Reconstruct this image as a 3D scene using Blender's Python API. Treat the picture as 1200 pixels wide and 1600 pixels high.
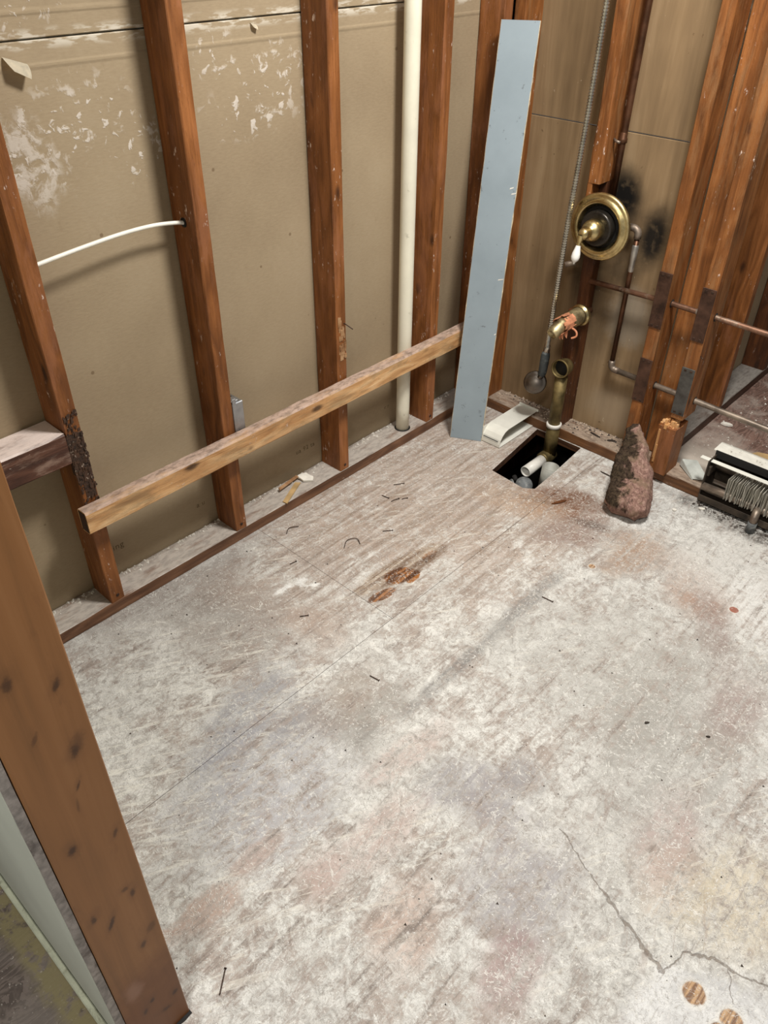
import bpy, bmesh, math, random
from mathutils import Vector, Matrix, noise as mnoise
random.seed(7)
scene = bpy.context.scene
for o in list(bpy.data.objects): bpy.data.objects.remove(o)
COL = scene.collection

# ------------------------------------------------------------------ camera
F_PX, YAW, PITCH, ROLL = 1240.3, 0.743222, 0.654785, 0.0100008
CAM = Vector((1.6070, -2.2447, 1.4827))
fw = Vector((-math.sin(YAW)*math.cos(PITCH), math.cos(YAW)*math.cos(PITCH), -math.sin(PITCH)))
r0 = Vector((math.cos(YAW), math.sin(YAW), 0)); u0 = r0.cross(fw)
rr = r0*math.cos(ROLL)+u0*math.sin(ROLL); uu = -r0*math.sin(ROLL)+u0*math.cos(ROLL)
cd = bpy.data.cameras.new('camera'); cam = bpy.data.objects.new('camera', cd); COL.objects.link(cam)
cam.matrix_world = Matrix(((rr.x, uu.x, -fw.x, CAM.x), (rr.y, uu.y, -fw.y, CAM.y), (rr.z, uu.z, -fw.z, CAM.z), (0, 0, 0, 1)))
cd.sensor_fit = 'VERTICAL'; cd.sensor_height = 24; cd.lens = F_PX/1600*24; cd.clip_start = .02
scene.camera = cam

# ------------------------------------------------------------------ light
world = bpy.data.worlds.new('world'); scene.world = world; world.use_nodes = True
bg = world.node_tree.nodes['Background']; bg.inputs[0].default_value = (1.0, .975, .94, 1); bg.inputs[1].default_value = .20
ld = bpy.data.lights.new('ceiling_lamp', 'AREA'); ld.shape = 'DISK'; ld.size = .38; ld.energy = 60; ld.color = (1, .98, .945)
lamp = bpy.data.objects.new('ceiling_lamp', ld); COL.objects.link(lamp); lamp.location = (1.12, -.80, 2.36)
hd_ = bpy.data.lights.new('hall_fill_lamp', 'AREA'); hd_.shape = 'DISK'; hd_.size = .4; hd_.energy = 30; hd_.color = (1, .98, .95)
hall_fill_lamp = bpy.data.objects.new('hall_fill_lamp', hd_); COL.objects.link(hall_fill_lamp); hall_fill_lamp.location = (1.55, -2.75, 2.36)  # unseen fill light, added behind the camera to lift faces turned towards it
vs = scene.view_settings
vs.view_transform = 'Standard'; vs.look = 'None'; vs.gamma = 1; vs.use_curve_mapping = False; vs.exposure = 0.0

# ------------------------------------------------------------------ node helper
def lin(c):
    if len(c) == 4: return c
    f = lambda v: (v/255/12.92 if v/255 <= .04045 else ((v/255+.055)/1.055)**2.4)
    return (f(c[0]), f(c[1]), f(c[2]), 1)
class G:
    def __init__(s, name):
        s.m = bpy.data.materials.new(name); s.m.use_nodes = True; s.t = s.m.node_tree
        s.b = s.t.nodes['Principled BSDF']; s.cache = {}
    def n(s, ty, **kw):
        nd = s.t.nodes.new('ShaderNode'+ty)
        for k, v in kw.items(): setattr(nd, k, v)
        return nd
    def set(s, sock, v):
        if isinstance(v, bpy.types.NodeSocket): s.t.links.new(v, sock)
        elif v is not None:
            if sock.type == 'RGBA' and hasattr(v, '__len__'): v = lin(v)
            sock.default_value = v
    def pos(s): return s.n('NewGeometry').outputs['Position']
    def nz(s): 
        x = s.n('SeparateXYZ'); s.set(x.inputs[0], s.n('NewGeometry').outputs['Normal']); return x.outputs[2]
    def obj(s): 
        tc = s.n('TexCoord').outputs['Object']; rnd = s.n('ObjectInfo').outputs['Random']
        v = s.n('VectorMath', operation='ADD'); s.set(v.inputs[0], tc); s.set(v.inputs[1], s.m_('MULTIPLY', rnd, 7.3)); return v.outputs[0]
    def rnd(s): return s.n('ObjectInfo').outputs['Random']
    def map(s, v, sc=(1, 1, 1), loc=(0, 0, 0), rot=(0, 0, 0)):
        m = s.n('Mapping'); s.set(m.inputs[0], v); m.inputs[1].default_value = loc; m.inputs[2].default_value = rot; m.inputs[3].default_value = sc; return m.outputs[0]
    def dmap(s, v, ang, along, across, loc=(0, 0, 0)):      # stretched along a direction in the xy plane
        return s.map(s.map(v, (1, 1, 1), loc, (0, 0, -ang)), (along, across, 1))
    def noise(s, v, scale=5, detail=4, rough=.55, dist=0):
        x = s.n('TexNoise'); s.set(x.inputs['Vector'], v); x.inputs['Scale'].default_value = scale; x.inputs['Detail'].default_value = detail
        x.inputs['Roughness'].default_value = rough; x.inputs['Distortion'].default_value = dist; return x.outputs[0]
    def vor(s, v, scale=5, feat='F1'):
        x = s.n('TexVoronoi'); x.feature = feat; s.set(x.inputs['Vector'], v); x.inputs['Scale'].default_value = scale; return x.outputs['Distance']
    def m_(s, op, a, b=None, c=None, clamp=False):
        x = s.n('Math', operation=op); x.use_clamp = clamp; s.set(x.inputs[0], a)
        if b is not None: s.set(x.inputs[1], b)
        if c is not None: s.set(x.inputs[2], c)
        return x.outputs[0]
    def step(s, v, a, b, lo=0., hi=1.):
        x = s.n('MapRange'); x.interpolation_type = 'SMOOTHSTEP' if a < b else 'LINEAR'; s.set(x.inputs[0], v); x.inputs[1].default_value = a; x.inputs[2].default_value = b
        x.inputs[3].default_value = lo; x.inputs[4].default_value = hi; x.clamp = True; return x.outputs[0]
    def mix(s, f, a, b, blend='MIX'):
        x = s.n('Mix', data_type='RGBA', blend_type=blend); s.set(x.inputs[0], f); s.set(x.inputs[6], a); s.set(x.inputs[7], b); return x.outputs[2]
    def ramp(s, f, stops):
        x = s.n('ValToRGB'); s.set(x.inputs[0], f); e = x.color_ramp.elements
        while len(e) < len(stops): e.new(.5)
        for k, (p, c) in zip(e, stops): k.position = p; k.color = lin(c)
        return x.outputs[0]
    def bump(s, h, strength=.3, dist=.005):
        b = s.n('Bump'); b.inputs['Strength'].default_value = strength; b.inputs['Distance'].default_value = dist
        s.set(b.inputs['Height'], h); s.t.links.new(b.outputs[0], s.b.inputs['Normal'])
    def done(s, col, rough=.7, metal=0., spec=None):
        s.set(s.b.inputs['Base Color'], col); s.set(s.b.inputs['Roughness'], rough); s.set(s.b.inputs['Metallic'], metal)
        if spec is not None: s.b.inputs['Specular IOR Level'].default_value = spec
        return s.m
    # soft blot in a plane given by two axes of the position: 0..1
    def blot(s, p, c, r, ang=0., soft=.35, wob=.35, wscale=9., axes='xy'):
        sep = s.n('SeparateXYZ'); s.set(sep.inputs[0], p); a = sep.outputs['xyz'.index(axes[0])]; b = sep.outputs['xyz'.index(axes[1])]
        a = s.m_('SUBTRACT', a, c[0]); b = s.m_('SUBTRACT', b, c[1]); ca, sa = math.cos(ang), math.sin(ang)
        u = s.m_('DIVIDE', s.m_('ADD', s.m_('MULTIPLY', a, ca), s.m_('MULTIPLY', b, sa)), r[0])
        v = s.m_('DIVIDE', s.m_('SUBTRACT', s.m_('MULTIPLY', b, ca), s.m_('MULTIPLY', a, sa)), r[1])
        d = s.m_('SQRT', s.m_('ADD', s.m_('MULTIPLY', u, u), s.m_('MULTIPLY', v, v)))
        if wob:
            if wscale not in s.cache: s.cache[wscale] = s.m_('SUBTRACT', s.noise(p, wscale, 5, .65), .5)
            d = s.m_('ADD', d, s.m_('MULTIPLY', s.cache[wscale], wob*2))
        return s.m_('SUBTRACT', 1., s.step(d, 1-soft/2, 1+soft/2))
    # thin wandering line between two points: 0..1
    def line(s, p, a, b, w=.002, wob=.004, wscale=30., axes='xy'):
        q = s.n('VectorMath', operation='ADD'); s.set(q.inputs[0], p)
        k = s.n('VectorMath', operation='SCALE'); nn = s.n('TexNoise'); s.set(nn.inputs['Vector'], p); nn.inputs['Scale'].default_value = wscale
        sb = s.n('VectorMath', operation='SUBTRACT'); s.set(sb.inputs[0], nn.outputs['Color']); sb.inputs[1].default_value = (.5, .5, .5)
        s.set(k.inputs[0], sb.outputs[0]); k.inputs['Scale'].default_value = wob*3; s.set(q.inputs[1], k.outputs[0])
        sep = s.n('SeparateXYZ'); s.set(sep.inputs[0], q.outputs[0]); x = sep.outputs['xyz'.index(axes[0])]; y = sep.outputs['xyz'.index(axes[1])]
        dx, dy = b[0]-a[0], b[1]-a[1]; L = math.hypot(dx, dy); dx /= L; dy /= L
        ax = s.m_('SUBTRACT', x, a[0]); ay = s.m_('SUBTRACT', y, a[1])
        t = s.m_('ADD', s.m_('MULTIPLY', ax, dx), s.m_('MULTIPLY', ay, dy)); d = s.m_('ABSOLUTE', s.m_('SUBTRACT', s.m_('MULTIPLY', ay, dx), s.m_('MULTIPLY', ax, dy)))
        over = s.m_('MAXIMUM', s.m_('MAXIMUM', s.m_('SUBTRACT', 0., t), s.m_('SUBTRACT', t, L)), 0.)
        d = s.m_('ADD', d, over)
        return s.m_('SUBTRACT', 1., s.step(d, w*.4, w))

# ------------------------------------------------------------------ materials
def wood(name, axis, dark, mid, light, dust=.0, white=.12, knots=1., worn=None, wornamt=.0, rough=.55, dustcol=(205, 192, 180), mottle=.86):
    g = G(name); o = g.obj(); ia = 'xyz'.index(axis)
    def sca(a, l):
        v = [a, a, a]; v[ia] = l; return v
    warp = g.noise(g.map(o, sca(7, 1.6)), 1., 3, .5)
    gr = g.noise(g.map(o, sca(55, 2.)), 1.0, 6, .65, 1.2)
    ring = g.m_('ABSOLUTE', g.m_('SUBTRACT', g.m_('FRACT', g.m_('ADD', g.m_('MULTIPLY', warp, 11.), g.m_('MULTIPLY', gr, .5))), .5))
    broad = g.noise(g.map(o, sca(10, 1.3)), 1., 4, .55, .4)
    fac = g.m_('ADD', g.m_('ADD', g.m_('MULTIPLY', gr, .46), g.m_('MULTIPLY', broad, .40)), g.m_('MULTIPLY', ring, .28))
    col = g.ramp(fac, [(.30, dark), (.49, mid), (.68, light)])
    col = g.mix(g.m_('MULTIPLY', g.step(g.noise(o, 2.3, 3, .6), .42, .66), .30), col, dark)
    if knots:
        d = g.vor(g.map(o, sca(15, 6.5)), 1.)
        kn = g.m_('MULTIPLY', g.m_('SUBTRACT', 1., g.step(g.m_('ADD', d, g.m_('MULTIPLY', g.m_('SUBTRACT', gr, .5), .12)), .06, .20)), g.step(g.noise(o, 4.5, 1), .52, .57))
        col = g.mix(g.m_('MULTIPLY', kn, .85*knots), col, (44, 23, 11))
    fine = g.noise(g.map(o, sca(260, 60)), 1., 3, .7)
    col = g.mix(g.m_('MULTIPLY', g.step(fine, .55, .75), .4), col, dark)
    if worn:
        w = g.m_('MULTIPLY', g.step(g.noise(g.map(o, sca(24, 5)), 1., 6, .7, .3), .48, .64), wornamt)
        col = g.mix(w, col, worn)
    spk = g.m_('MULTIPLY', g.step(g.noise(g.map(o, sca(95, 40)), 1., 5, .65), .61, .68), g.step(g.noise(g.map(o, sca(14, 6)), 1., 3), .50, .62))
    col = g.mix(g.m_('MULTIPLY', spk, min(1, white*6)), col, (222, 200, 184))
    if dust:
        df = g.m_('MULTIPLY', g.step(g.nz(), .4, .8), g.step(g.noise(g.map(o, sca(30, 9)), 1., 6, .65), .28, .50, .35, 1.))
        dc = g.mix(g.step(g.noise(g.map(o, sca(80, 30)), 1., 5, .7), .40, .66), dustcol, tuple(int(v*mottle) for v in dustcol))
        col = g.mix(g.m_('MULTIPLY', df, dust), col, dc)
    g.bump(g.m_('ADD', g.m_('ADD', gr, g.m_('MULTIPLY', fine, .6)), g.m_('MULTIPLY', spk, .5)), .5, .003)
    return g.done(col, rough, 0., .35)
STUD = dict(dark=(80, 45, 20), mid=(126, 76, 36), light=(160, 102, 56))
M = {}
M['stud'] = wood('stud_wood', 'z', **STUD, white=.17, worn=(152, 100, 70), wornamt=.45)
M['stud_back'] = wood('back_stud_wood', 'z', (80, 46, 20), (132, 80, 38), (168, 110, 60), white=.17, worn=(140, 102, 66), wornamt=.55)
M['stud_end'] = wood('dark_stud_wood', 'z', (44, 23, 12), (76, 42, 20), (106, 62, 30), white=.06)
M['plate_y'] = wood('plate_wood_y', 'y', (76, 50, 34), (114, 79, 56), (146, 106, 78), dust=.92, white=.05, knots=.3, dustcol=(190, 181, 170))
M['plate_x'] = wood('plate_wood_x', 'x', (70, 44, 26), (104, 68, 40), (134, 92, 58), dust=.85, white=.05, knots=.3, dustcol=(172, 154, 136), mottle=.75)
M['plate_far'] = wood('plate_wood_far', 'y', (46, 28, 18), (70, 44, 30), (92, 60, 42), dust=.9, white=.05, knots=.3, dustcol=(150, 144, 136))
M['rail'] = wood('rail_wood', 'y', (150, 102, 60), (212, 164, 112), (236, 200, 152), dust=.9, white=.08, worn=(126, 108, 80), wornamt=.5, knots=1., dustcol=(184, 160, 146), mottle=.70)
M['block'] = wood('block_wood', 'y', (44, 26, 20), (84, 52, 38), (128, 86, 66), dust=1., white=1., worn=(150, 124, 108), wornamt=.75, dustcol=(226, 208, 198), mottle=.95)
M['splinter'] = wood('splintered_wood', 'z', (170, 116, 66), (206, 154, 100), (232, 194, 146), white=.0, knots=0)
M['chip'] = wood('chip_wood', 'y', (110, 74, 46), (160, 120, 82), (200, 164, 124), white=0, knots=0)
M['ply_edge'] = wood('plywood_edge', 'x', (40, 24, 14), (76, 48, 30), (110, 74, 48), white=.05, knots=0)
def post_mat():
    g = G('post_wood'); p = g.pos()
    gr = g.noise(g.map(p, (1, 46, 1.6)), 1., 6, .62, .8); br = g.noise(g.map(p, (1, 10, 2)), 1., 4)
    col = g.ramp(g.m_('ADD', g.m_('MULTIPLY', gr, .5), g.m_('MULTIPLY', br, .5)), [(.3, (116, 78, 42)), (.5, (138, 93, 52)), (.72, (152, 106, 64))])
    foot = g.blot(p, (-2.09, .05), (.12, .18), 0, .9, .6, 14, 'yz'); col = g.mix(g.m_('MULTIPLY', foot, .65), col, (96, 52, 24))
    pal = g.blot(p, (-2.125, .20), (.012, .022), 0, 1.4, .9, 40, 'yz'); col = g.mix(g.m_('MULTIPLY', pal, .4), col, (170, 132, 112))
    for (y, z, a, b, s_) in [(-2.078, .849, .004, .010, .9), (-2.12, .884, .006, .012, .8), (-2.083, .744, .0055, .012, .85), (-2.079, .752, .010, .020, .35), (-2.116, .795, .003, .012, .5), (-2.093, .689, .002, .009, .8), (-2.125, .592, .0055, .010, .95), (-2.073, .567, .0035, .010, .7), (-2.101, .658, .002, .014, .4), (-2.078, .427, .004, .012, .8), (-2.086, .446, .005, .006, .6), (-2.134, .436, .0045, .011, .85), (-2.116, .400, .0035, .016, .9), (-2.088, .295, .005, .011, .75), (-2.07, .32, .008, .014, .45), (-2.105, .135, .004, .008, .9), (-2.07, .10, .006, .008, .9), (-2.09, .075, .010, .006, .7), (-2.12, .12, .004, .01, .8)]:
        b_ = g.blot(p, (y, z), (a*.8, b*.72), random.uniform(-.5, .1), 1.1, .9, 150, 'yz'); col = g.mix(g.m_('MULTIPLY', b_, s_*.9), col, (54, 30, 15))
        b_ = g.blot(p, (y, z+.003), (a*1.7, b*1.5), random.uniform(-.5, .1), 1.6, .8, 60, 'yz'); col = g.mix(g.m_('MULTIPLY', b_, s_*.28), col, (70, 42, 22))
    st = g.m_('MULTIPLY', g.step(g.noise(g.map(p, (1, 30, 9)), 1., 5, .65), .60, .72), .3); col = g.mix(st, col, (92, 56, 28))
    g.bump(gr, .2, .002)
    return g.done(col, .5, 0, .35)
M['post'] = post_mat()

def drywall_back():
    g = G('drywall_paper'); p = g.pos()
    fib = g.noise(g.map(p, (1, 8, 30)), 8, 4, .6); broad = g.noise(p, 2.4, 3)
    col = g.ramp(g.m_('ADD', g.m_('MULTIPLY', broad, .7), g.m_('MULTIPLY', fib, .3)), [(.3, (140, 122, 97)), (.55, (158, 140, 113)), (.75, (168, 151, 125))])
    sep = g.n('SeparateXYZ'); g.set(sep.inputs[0], p)
    # tapered edges at the sheet joint
    hz = g.m_('ABSOLUTE', g.m_('SUBTRACT', sep.outputs[2], 1.28))
    # plaster splashes high on the wall
    zone = None
    for (cy, cz, ry, rz) in [(-1.515, 1.09, .075, .09), (-1.40, 1.14, .13, .07), (-1.04, 1.215, .07, .045), (-.90, 1.15, .10, .08), (-1.28, 1.07, .06, .06), (-.98, 1.10, .12, .05), (-1.5, 1.36, .15, .06)]:
        b = g.blot(p, (cy, cz), (ry, rz), 0, .9, .5, 12, 'yz'); zone = b if zone is None else g.m_('MAXIMUM', zone, b)
    cell = g.noise(p, 42, 3, .55, .6); cell2 = g.noise(p, 17, 4, .65, .3)
    spl = g.m_('MULTIPLY', zone, g.m_('MAXIMUM', g.step(cell, .60, .66), g.m_('MULTIPLY', g.step(cell2, .57, .65), .85)))
    core = g.blot(p, (-1.515, 1.075), (.05, .085), .25, .6, .6, 22, 'yz')
    core = g.m_('MULTIPLY', core, g.step(g.noise(p, 30, 5, .7, .5), .42, .58)); spl = g.m_('MAXIMUM', spl, g.m_('MULTIPLY', core, .75))
    col = g.mix(g.m_('MULTIPLY', spl, .72), col, (216, 207, 196))
    # dirt dots and scuffs
    dots = g.m_('MULTIPLY', g.m_('SUBTRACT', 1., g.step(g.vor(p, 11), .035, .06)), g.step(g.noise(p, 6, 1), .5, .55))
    col = g.mix(g.m_('MULTIPLY', dots, .55), col, (92, 68, 44))
    scuff = g.step(g.noise(g.map(p, (1, 1, .6)), 26, 6, .7), .58, .8)
    col = g.mix(g.m_('MULTIPLY', scuff, .25), col, (120, 98, 70))
    # white gypsum smear just under the joint
    sm = g.m_('MULTIPLY', g.m_('SUBTRACT', 1., g.step(hz, .006, .022)), g.step(g.noise(g.map(p, (1, 14, 60)), 1.3, 4), .46, .58))
    col = g.mix(g.m_('MULTIPLY', sm, .7), col, (214, 206, 190))
    groove = g.m_('MULTIPLY', g.step(hz, .036, .041), g.m_('SUBTRACT', 1., g.step(hz, .043, .05)))
    g.bump(g.m_('ADD', g.m_('ADD', g.m_('MULTIPLY', fib, .12), g.m_('MULTIPLY', spl, .25)), g.m_('MULTIPLY', groove, .5)), .45, .006)
    return g.done(col, .85, 0, .2)
M['drywall'] = drywall_back()

def back_panel():
    g = G('back_panel_board'); p = g.pos()
    gr = g.noise(g.map(p, (16, 1, 1.2)), 1.6, 5, .6, .4); broad = g.noise(p, 3, 3)
    col = g.ramp(g.m_('ADD', g.m_('MULTIPLY', gr, .55), g.m_('MULTIPLY', broad, .45)), [(.3, (104, 84, 60)), (.52, (136, 112, 82)), (.72, (160, 136, 104))])
    seam = g.noise(g.map(p, (60, 1, 1)), 1., 3)
    col = g.mix(g.m_('MULTIPLY', g.step(seam, .62, .72), .25), col, (96, 70, 44))
    for (c, r, a, s) in [((.487, .81), (.046, .070), .2, 1.), ((.603, .712), (.040, .085), -.1, .97), ((.405, .57), (.05, .13), 0, .6), ((.485, .74), (.07, .10), 0, .5), ((.53, .60), (.05, .05), 0, .5), ((.47, .43), (.06, .16), 0, .35)]:  # includes the valve's shadow, painted dark left of the notched stud
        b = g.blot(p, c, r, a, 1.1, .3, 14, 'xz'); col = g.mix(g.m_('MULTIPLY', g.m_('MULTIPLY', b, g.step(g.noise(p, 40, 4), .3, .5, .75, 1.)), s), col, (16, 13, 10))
    gre = g.blot(p, (.585, .45), (.07, .09), 0, .9, .7, 16, 'xz'); col = g.mix(g.m_('MULTIPLY', gre, .5), col, (150, 142, 128))
    low = g.blot(p, (.60, .13), (.10, .07), 0, .9, .5, 12, 'xz'); col = g.mix(g.m_('MULTIPLY', low, .4), col, (166, 150, 128))
    spots = g.m_('MULTIPLY', g.step(g.noise(p, 70, 3, .6), .66, .71), g.step(g.noise(p, 6, 2), .5, .6))
    col = g.mix(g.m_('MULTIPLY', spots, .6), col, (70, 46, 28))
    lights = g.m_('MULTIPLY', g.step(g.noise(g.map(p, (1, 1, .5), (3, 0, 0)), 60, 3, .6), .68, .72), g.step(g.noise(p, 5, 2), .45, .6))
    col = g.mix(g.m_('MULTIPLY', lights, .5), col, (206, 190, 164))
    g.bump(gr, .15, .003)
    return g.done(col, .7, 0, .25)
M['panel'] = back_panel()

def floor_mat():
    g = G('plaster_smeared_plywood'); p = g.pos()
    big = g.noise(p, 2.6, 5, .6, .4); mid = g.noise(p, 10, 7, .7, .6); fine = g.noise(p, 110, 5, .75, .5); grit = g.noise(p, 380, 2, .6)
    st = g.noise(g.map(p, (46, 3.2, 1)), 1., 7, .7, .8); st3 = g.noise(g.map(p, (150, 12, 1), (4, 2, 0)), 1., 5, .7, .5)
    diag = g.noise(g.dmap(p, 1.05, 9, 85, (3, 1, 0)), 1., 6, .68, .8); diag2 = g.noise(g.dmap(p, 1.9, 8, 70, (1, 5, 0)), 1., 6, .68, 1.)
    med = g.noise(p, 40, 7, .78, .9)
    hf = g.m_('ADD', g.m_('ADD', g.m_('MULTIPLY', st, .38), g.m_('MULTIPLY', fine, .24)), g.m_('MULTIPLY', med, .38))
    # bare ply
    wood_ = g.ramp(g.m_('ADD', g.m_('MULTIPLY', st, .55), g.m_('MULTIPLY', st3, .45)), [(.37, (104, 91, 82)), (.48, (156, 140, 129)), (.61, (194, 178, 166))])
    # smeared plaster over it
    plas = g.ramp(g.m_('ADD', g.m_('ADD', g.m_('MULTIPLY', mid, .25), g.m_('MULTIPLY', med, .42)), g.m_('MULTIPLY', fine, .33)), [(.40, (138, 135, 130)), (.485, (186, 183, 176)), (.57, (224, 222, 215))])
    zone = g.blot(p, (.26, -.60), (.50, .56), .1, 1., .5, 6)
    cov = g.m_('SUBTRACT', g.m_('ADD', g.m_('ADD', g.m_('MULTIPLY', mid, .28), g.m_('MULTIPLY', big, .24)), g.m_('MULTIPLY', hf, .62)), g.m_('MULTIPLY', zone, .075))
    cf = g.step(cov, .50, .59)
    col = g.mix(g.m_('MULTIPLY', g.m_('ADD', g.m_('MULTIPLY', cf, .75), .25), 1.), wood_, plas)
    col = g.mix(g.m_('MULTIPLY', zone, g.step(hf, .40, .56, .62, .12)), col, g.mix(g.step(st, .40, .60), (158, 134, 112), (196, 172, 150)))
    # trowel streaks
    tr = g.m_('MULTIPLY', g.step(diag, .55, .63), g.step(g.noise(p, 3.6, 3), .40, .58))
    col = g.mix(g.m_('MULTIPLY', tr, .5), col, (228, 223, 210))
    tr2 = g.m_('MULTIPLY', g.step(diag2, .54, .64), g.step(g.noise(g.map(p, (1, 1, 1), (7, 3, 0)), 4.4, 3), .46, .60)); col = g.mix(g.m_('MULTIPLY', tr2, .5), col, (156, 140, 130))
    tz = g.m_('MAXIMUM', g.blot(p, (.47, -1.57), (.22, .17), 0, 1., .6, 8), g.blot(p, (.55, -1.86), (.27, .15), 0, 1., .6, 8))
    col = g.mix(g.m_('MULTIPLY', g.m_('MULTIPLY', tz, g.step(diag, .52, .60)), .6), col, (228, 225, 214))
    # (centre, radii, angle, colour, strength, soft)
    blots = [((.60, -1.62), (.07, .20), .35, (142, 142, 150), .75, 1.2), ((.78, -1.70), (.14, .18), 0, (164, 164, 172), .7, 1.2), ((.70, -1.52), (.06, .09), 0, (132, 130, 136), .7, 1.2), ((.06, -1.45), (.15, .32), 0, (136, 124, 116), .75, 1.2), ((.33, -1.45), (.17, .11), .2, (138, 126, 116), .7, 1.2), ((.28, -1.34), (.10, .06), .2, (152, 128, 112), .6, 1.2),
             ((.855, -1.18), (.017, .17), 0, (108, 104, 102), .8, 1.1), ((.848, -.86), (.024, .16), 0, (112, 108, 106), .8, 1.1), ((.80, -1.36), (.04, .08), 0, (128, 118, 106), .65, 1.1), ((.82, -1.46), (.06, .05), 0, (116, 108, 100), .6, 1.1),
             ((.66, -.41), (.13, .085), .4, (134, 84, 54), .9, 1.1), ((.70, -.36), (.11, .05), .5, (120, 76, 50), .85, 1.), ((.60, -.45), (.05, .015), .3, (84, 50, 30), .9, .7), ((.57, -.50), (.14, .07), .2, (186, 148, 114), .7, .9), ((.78, -.50), (.12, .07), .8, (134, 98, 82), .75, 1.), ((.80, -.44), (.06, .02), .3, (84, 62, 50), .7, 1.), ((.965, -.49), (.10, .06), 1.2, (160, 118, 86), .8, .9), ((.93, -.42), (.09, .06), .9, (172, 138, 112), .7, 1.), ((1.17, -.50), (.08, .10), .6, (168, 120, 92), .8, 1.), ((1.26, -.60), (.04, .15), .6, (140, 104, 94), .75, 1.1), ((1.05, -.42), (.09, .05), .6, (176, 150, 132), .6, 1.),
             ((1.20, -.33), (.17, .16), 0, (206, 202, 194), .8, .9), ((1.30, -.45), (.07, .14), .5, (222, 220, 214), .75, .9), ((1.20, -.86), (.24, .24), 0, (156, 152, 142), .6, 1.3), ((1.36, -1.05), (.17, .28), .3, (148, 144, 136), .6, 1.3), ((1.02, -.98), (.14, .14), .3, (178, 176, 168), .5, 1.3), ((1.62, -1.22), (.18, .10), .6, (206, 184, 142), .55, 1.2), ((1.28, -1.50), (.10, .12), .2, (150, 144, 148), .75, 1.), ((1.09, -1.40), (.10, .07), .5, (140, 134, 140), .75, 1.), ((1.15, -1.30), (.05, .05), .5, (136, 130, 132), .7, 1.),
             ((.885, -1.93), (.032, .085), -.05, (184, 156, 140), .95, .35), ((.87, -1.80), (.02, .07), -.05, (186, 156, 140), .7, .6), ((1.17, -1.70), (.06, .09), .4, (196, 164, 146), .7, .9), ((.99, -1.74), (.05, .06), .4, (186, 152, 140), .65, .9), ((1.36, -1.64), (.05, .08), .3, (162, 126, 120), .7, .8), ((.93, -1.42), (.035, .12), -.1, (190, 160, 148), .65, .9), ((1.02, -1.60), (.05, .10), 0, (188, 158, 146), .6, .9), ((.72, -1.40), (.05, .12), .1, (146, 126, 108), .6, 1.1), ((1.45, -1.22), (.06, .12), .2, (182, 150, 142), .55, 1.),
             ((1.40, -.80), (.06, .10), .2, (152, 120, 112), .6, 1.1), ((.50, -1.30), (.10, .06), .2, (172, 138, 116), .55, 1.), ((1.05, -.125), (.16, .035), -.05, (52, 42, 34), .9, 1.1), ((1.20, -.15), (.14, .03), -.05, (60, 50, 42), .8, 1.1)]  # final two: heater dirt together with its shadow, painted on the floor
    gate = g.step(hf, .43, .55, .12, 1.)
    def dull(k, f=.25):
        m = sum(k)/3; return tuple(v+(m+d-v)*f for v, d in zip(k, (3, 0, -5)))
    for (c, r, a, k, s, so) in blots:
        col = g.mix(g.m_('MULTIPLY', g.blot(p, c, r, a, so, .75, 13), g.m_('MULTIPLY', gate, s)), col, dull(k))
    lay = g.blot(p, (1.68, -1.49), (.15, .105), .35, .3, .5, 13); col = g.mix(g.m_('MULTIPLY', lay, .8), col, g.mix(g.step(mid, .4, .6), (196, 195, 193), (222, 221, 218)))
    # bare orange patch torn through the top ply
    tear = g.blot(p, (.513, -.98), (.040, .165), -.09, .35, .6, 22)
    col = g.mix(g.m_('MULTIPLY', tear, .85), col, g.mix(g.step(g.m_('ADD', g.m_('MULTIPLY', st, .6), g.m_('MULTIPLY', mid, .4)), .42, .58), (112, 88, 68), (180, 162, 142)))
    for (c, r, a, m_) in [((.530, -1.005), (.030, .048), -.35, 1.), ((.560, -.985), (.014, .03), .1, 1.), ((.548, -1.095), (.017, .042), -.2, .9), ((.535, -.885), (.013, .032), 0, .6)]:
        col = g.mix(g.m_('MULTIPLY', g.blot(p, c, r, a, .25, .4, 26), m_), col, g.mix(g.step(st, .44, .56), (84, 48, 20), (158, 100, 46)))
    for (c, r, a) in [((.336, -1.262), (.008, .032), -.1), ((.348, -1.212), (.013, .016), 0), ((.380, -1.20), (.006, .026), -.6)]:
        col = g.mix(g.m_('MULTIPLY', g.blot(p, c, r, a, .9, 1.6, 60), .85), col, (238, 237, 232))
    for (c, r) in [((1.612, -1.45), .0195), ((1.677, -1.448), .0185), ((1.668, -1.478), .014), ((.898, -.603), .0095), ((1.265, -.495), .0115)]:
        sl = g.noise(g.map(p, (160, 14, 1), (0, 0, 0), (0, 0, -.25)), 1., 3)
        kc = (150, 78, 54) if c[0] in (1.265,) else None
        col = g.mix(g.m_('MULTIPLY', g.blot(p, c, (r*1.3, r*1.3), 0, .4, .2, 60), .5), col, (222, 217, 206))
        col = g.mix(g.m_('MULTIPLY', g.blot(p, c, (r, r), 0, .22, .16, 60), .9), col, kc or g.mix(g.step(sl, .40, .60), (118, 78, 42), (190, 150, 106)))
    # scratches, grain lines, grit
    s1 = g.noise(p, 15, 4, .5, 2.6); sc = g.m_('SUBTRACT', 1., g.step(g.m_('ABSOLUTE', g.m_('SUBTRACT', s1, .5)), .004, .017))
    col = g.mix(g.m_('MULTIPLY', g.m_('MULTIPLY', sc, g.step(hf, .44, .54)), .62), col, (236, 233, 224))
    s2 = g.noise(p, 34, 5, .6, 1.8); sd = g.m_('SUBTRACT', 1., g.step(g.m_('ABSOLUTE', g.m_('SUBTRACT', s2, .47)), .004, .014))
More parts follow.
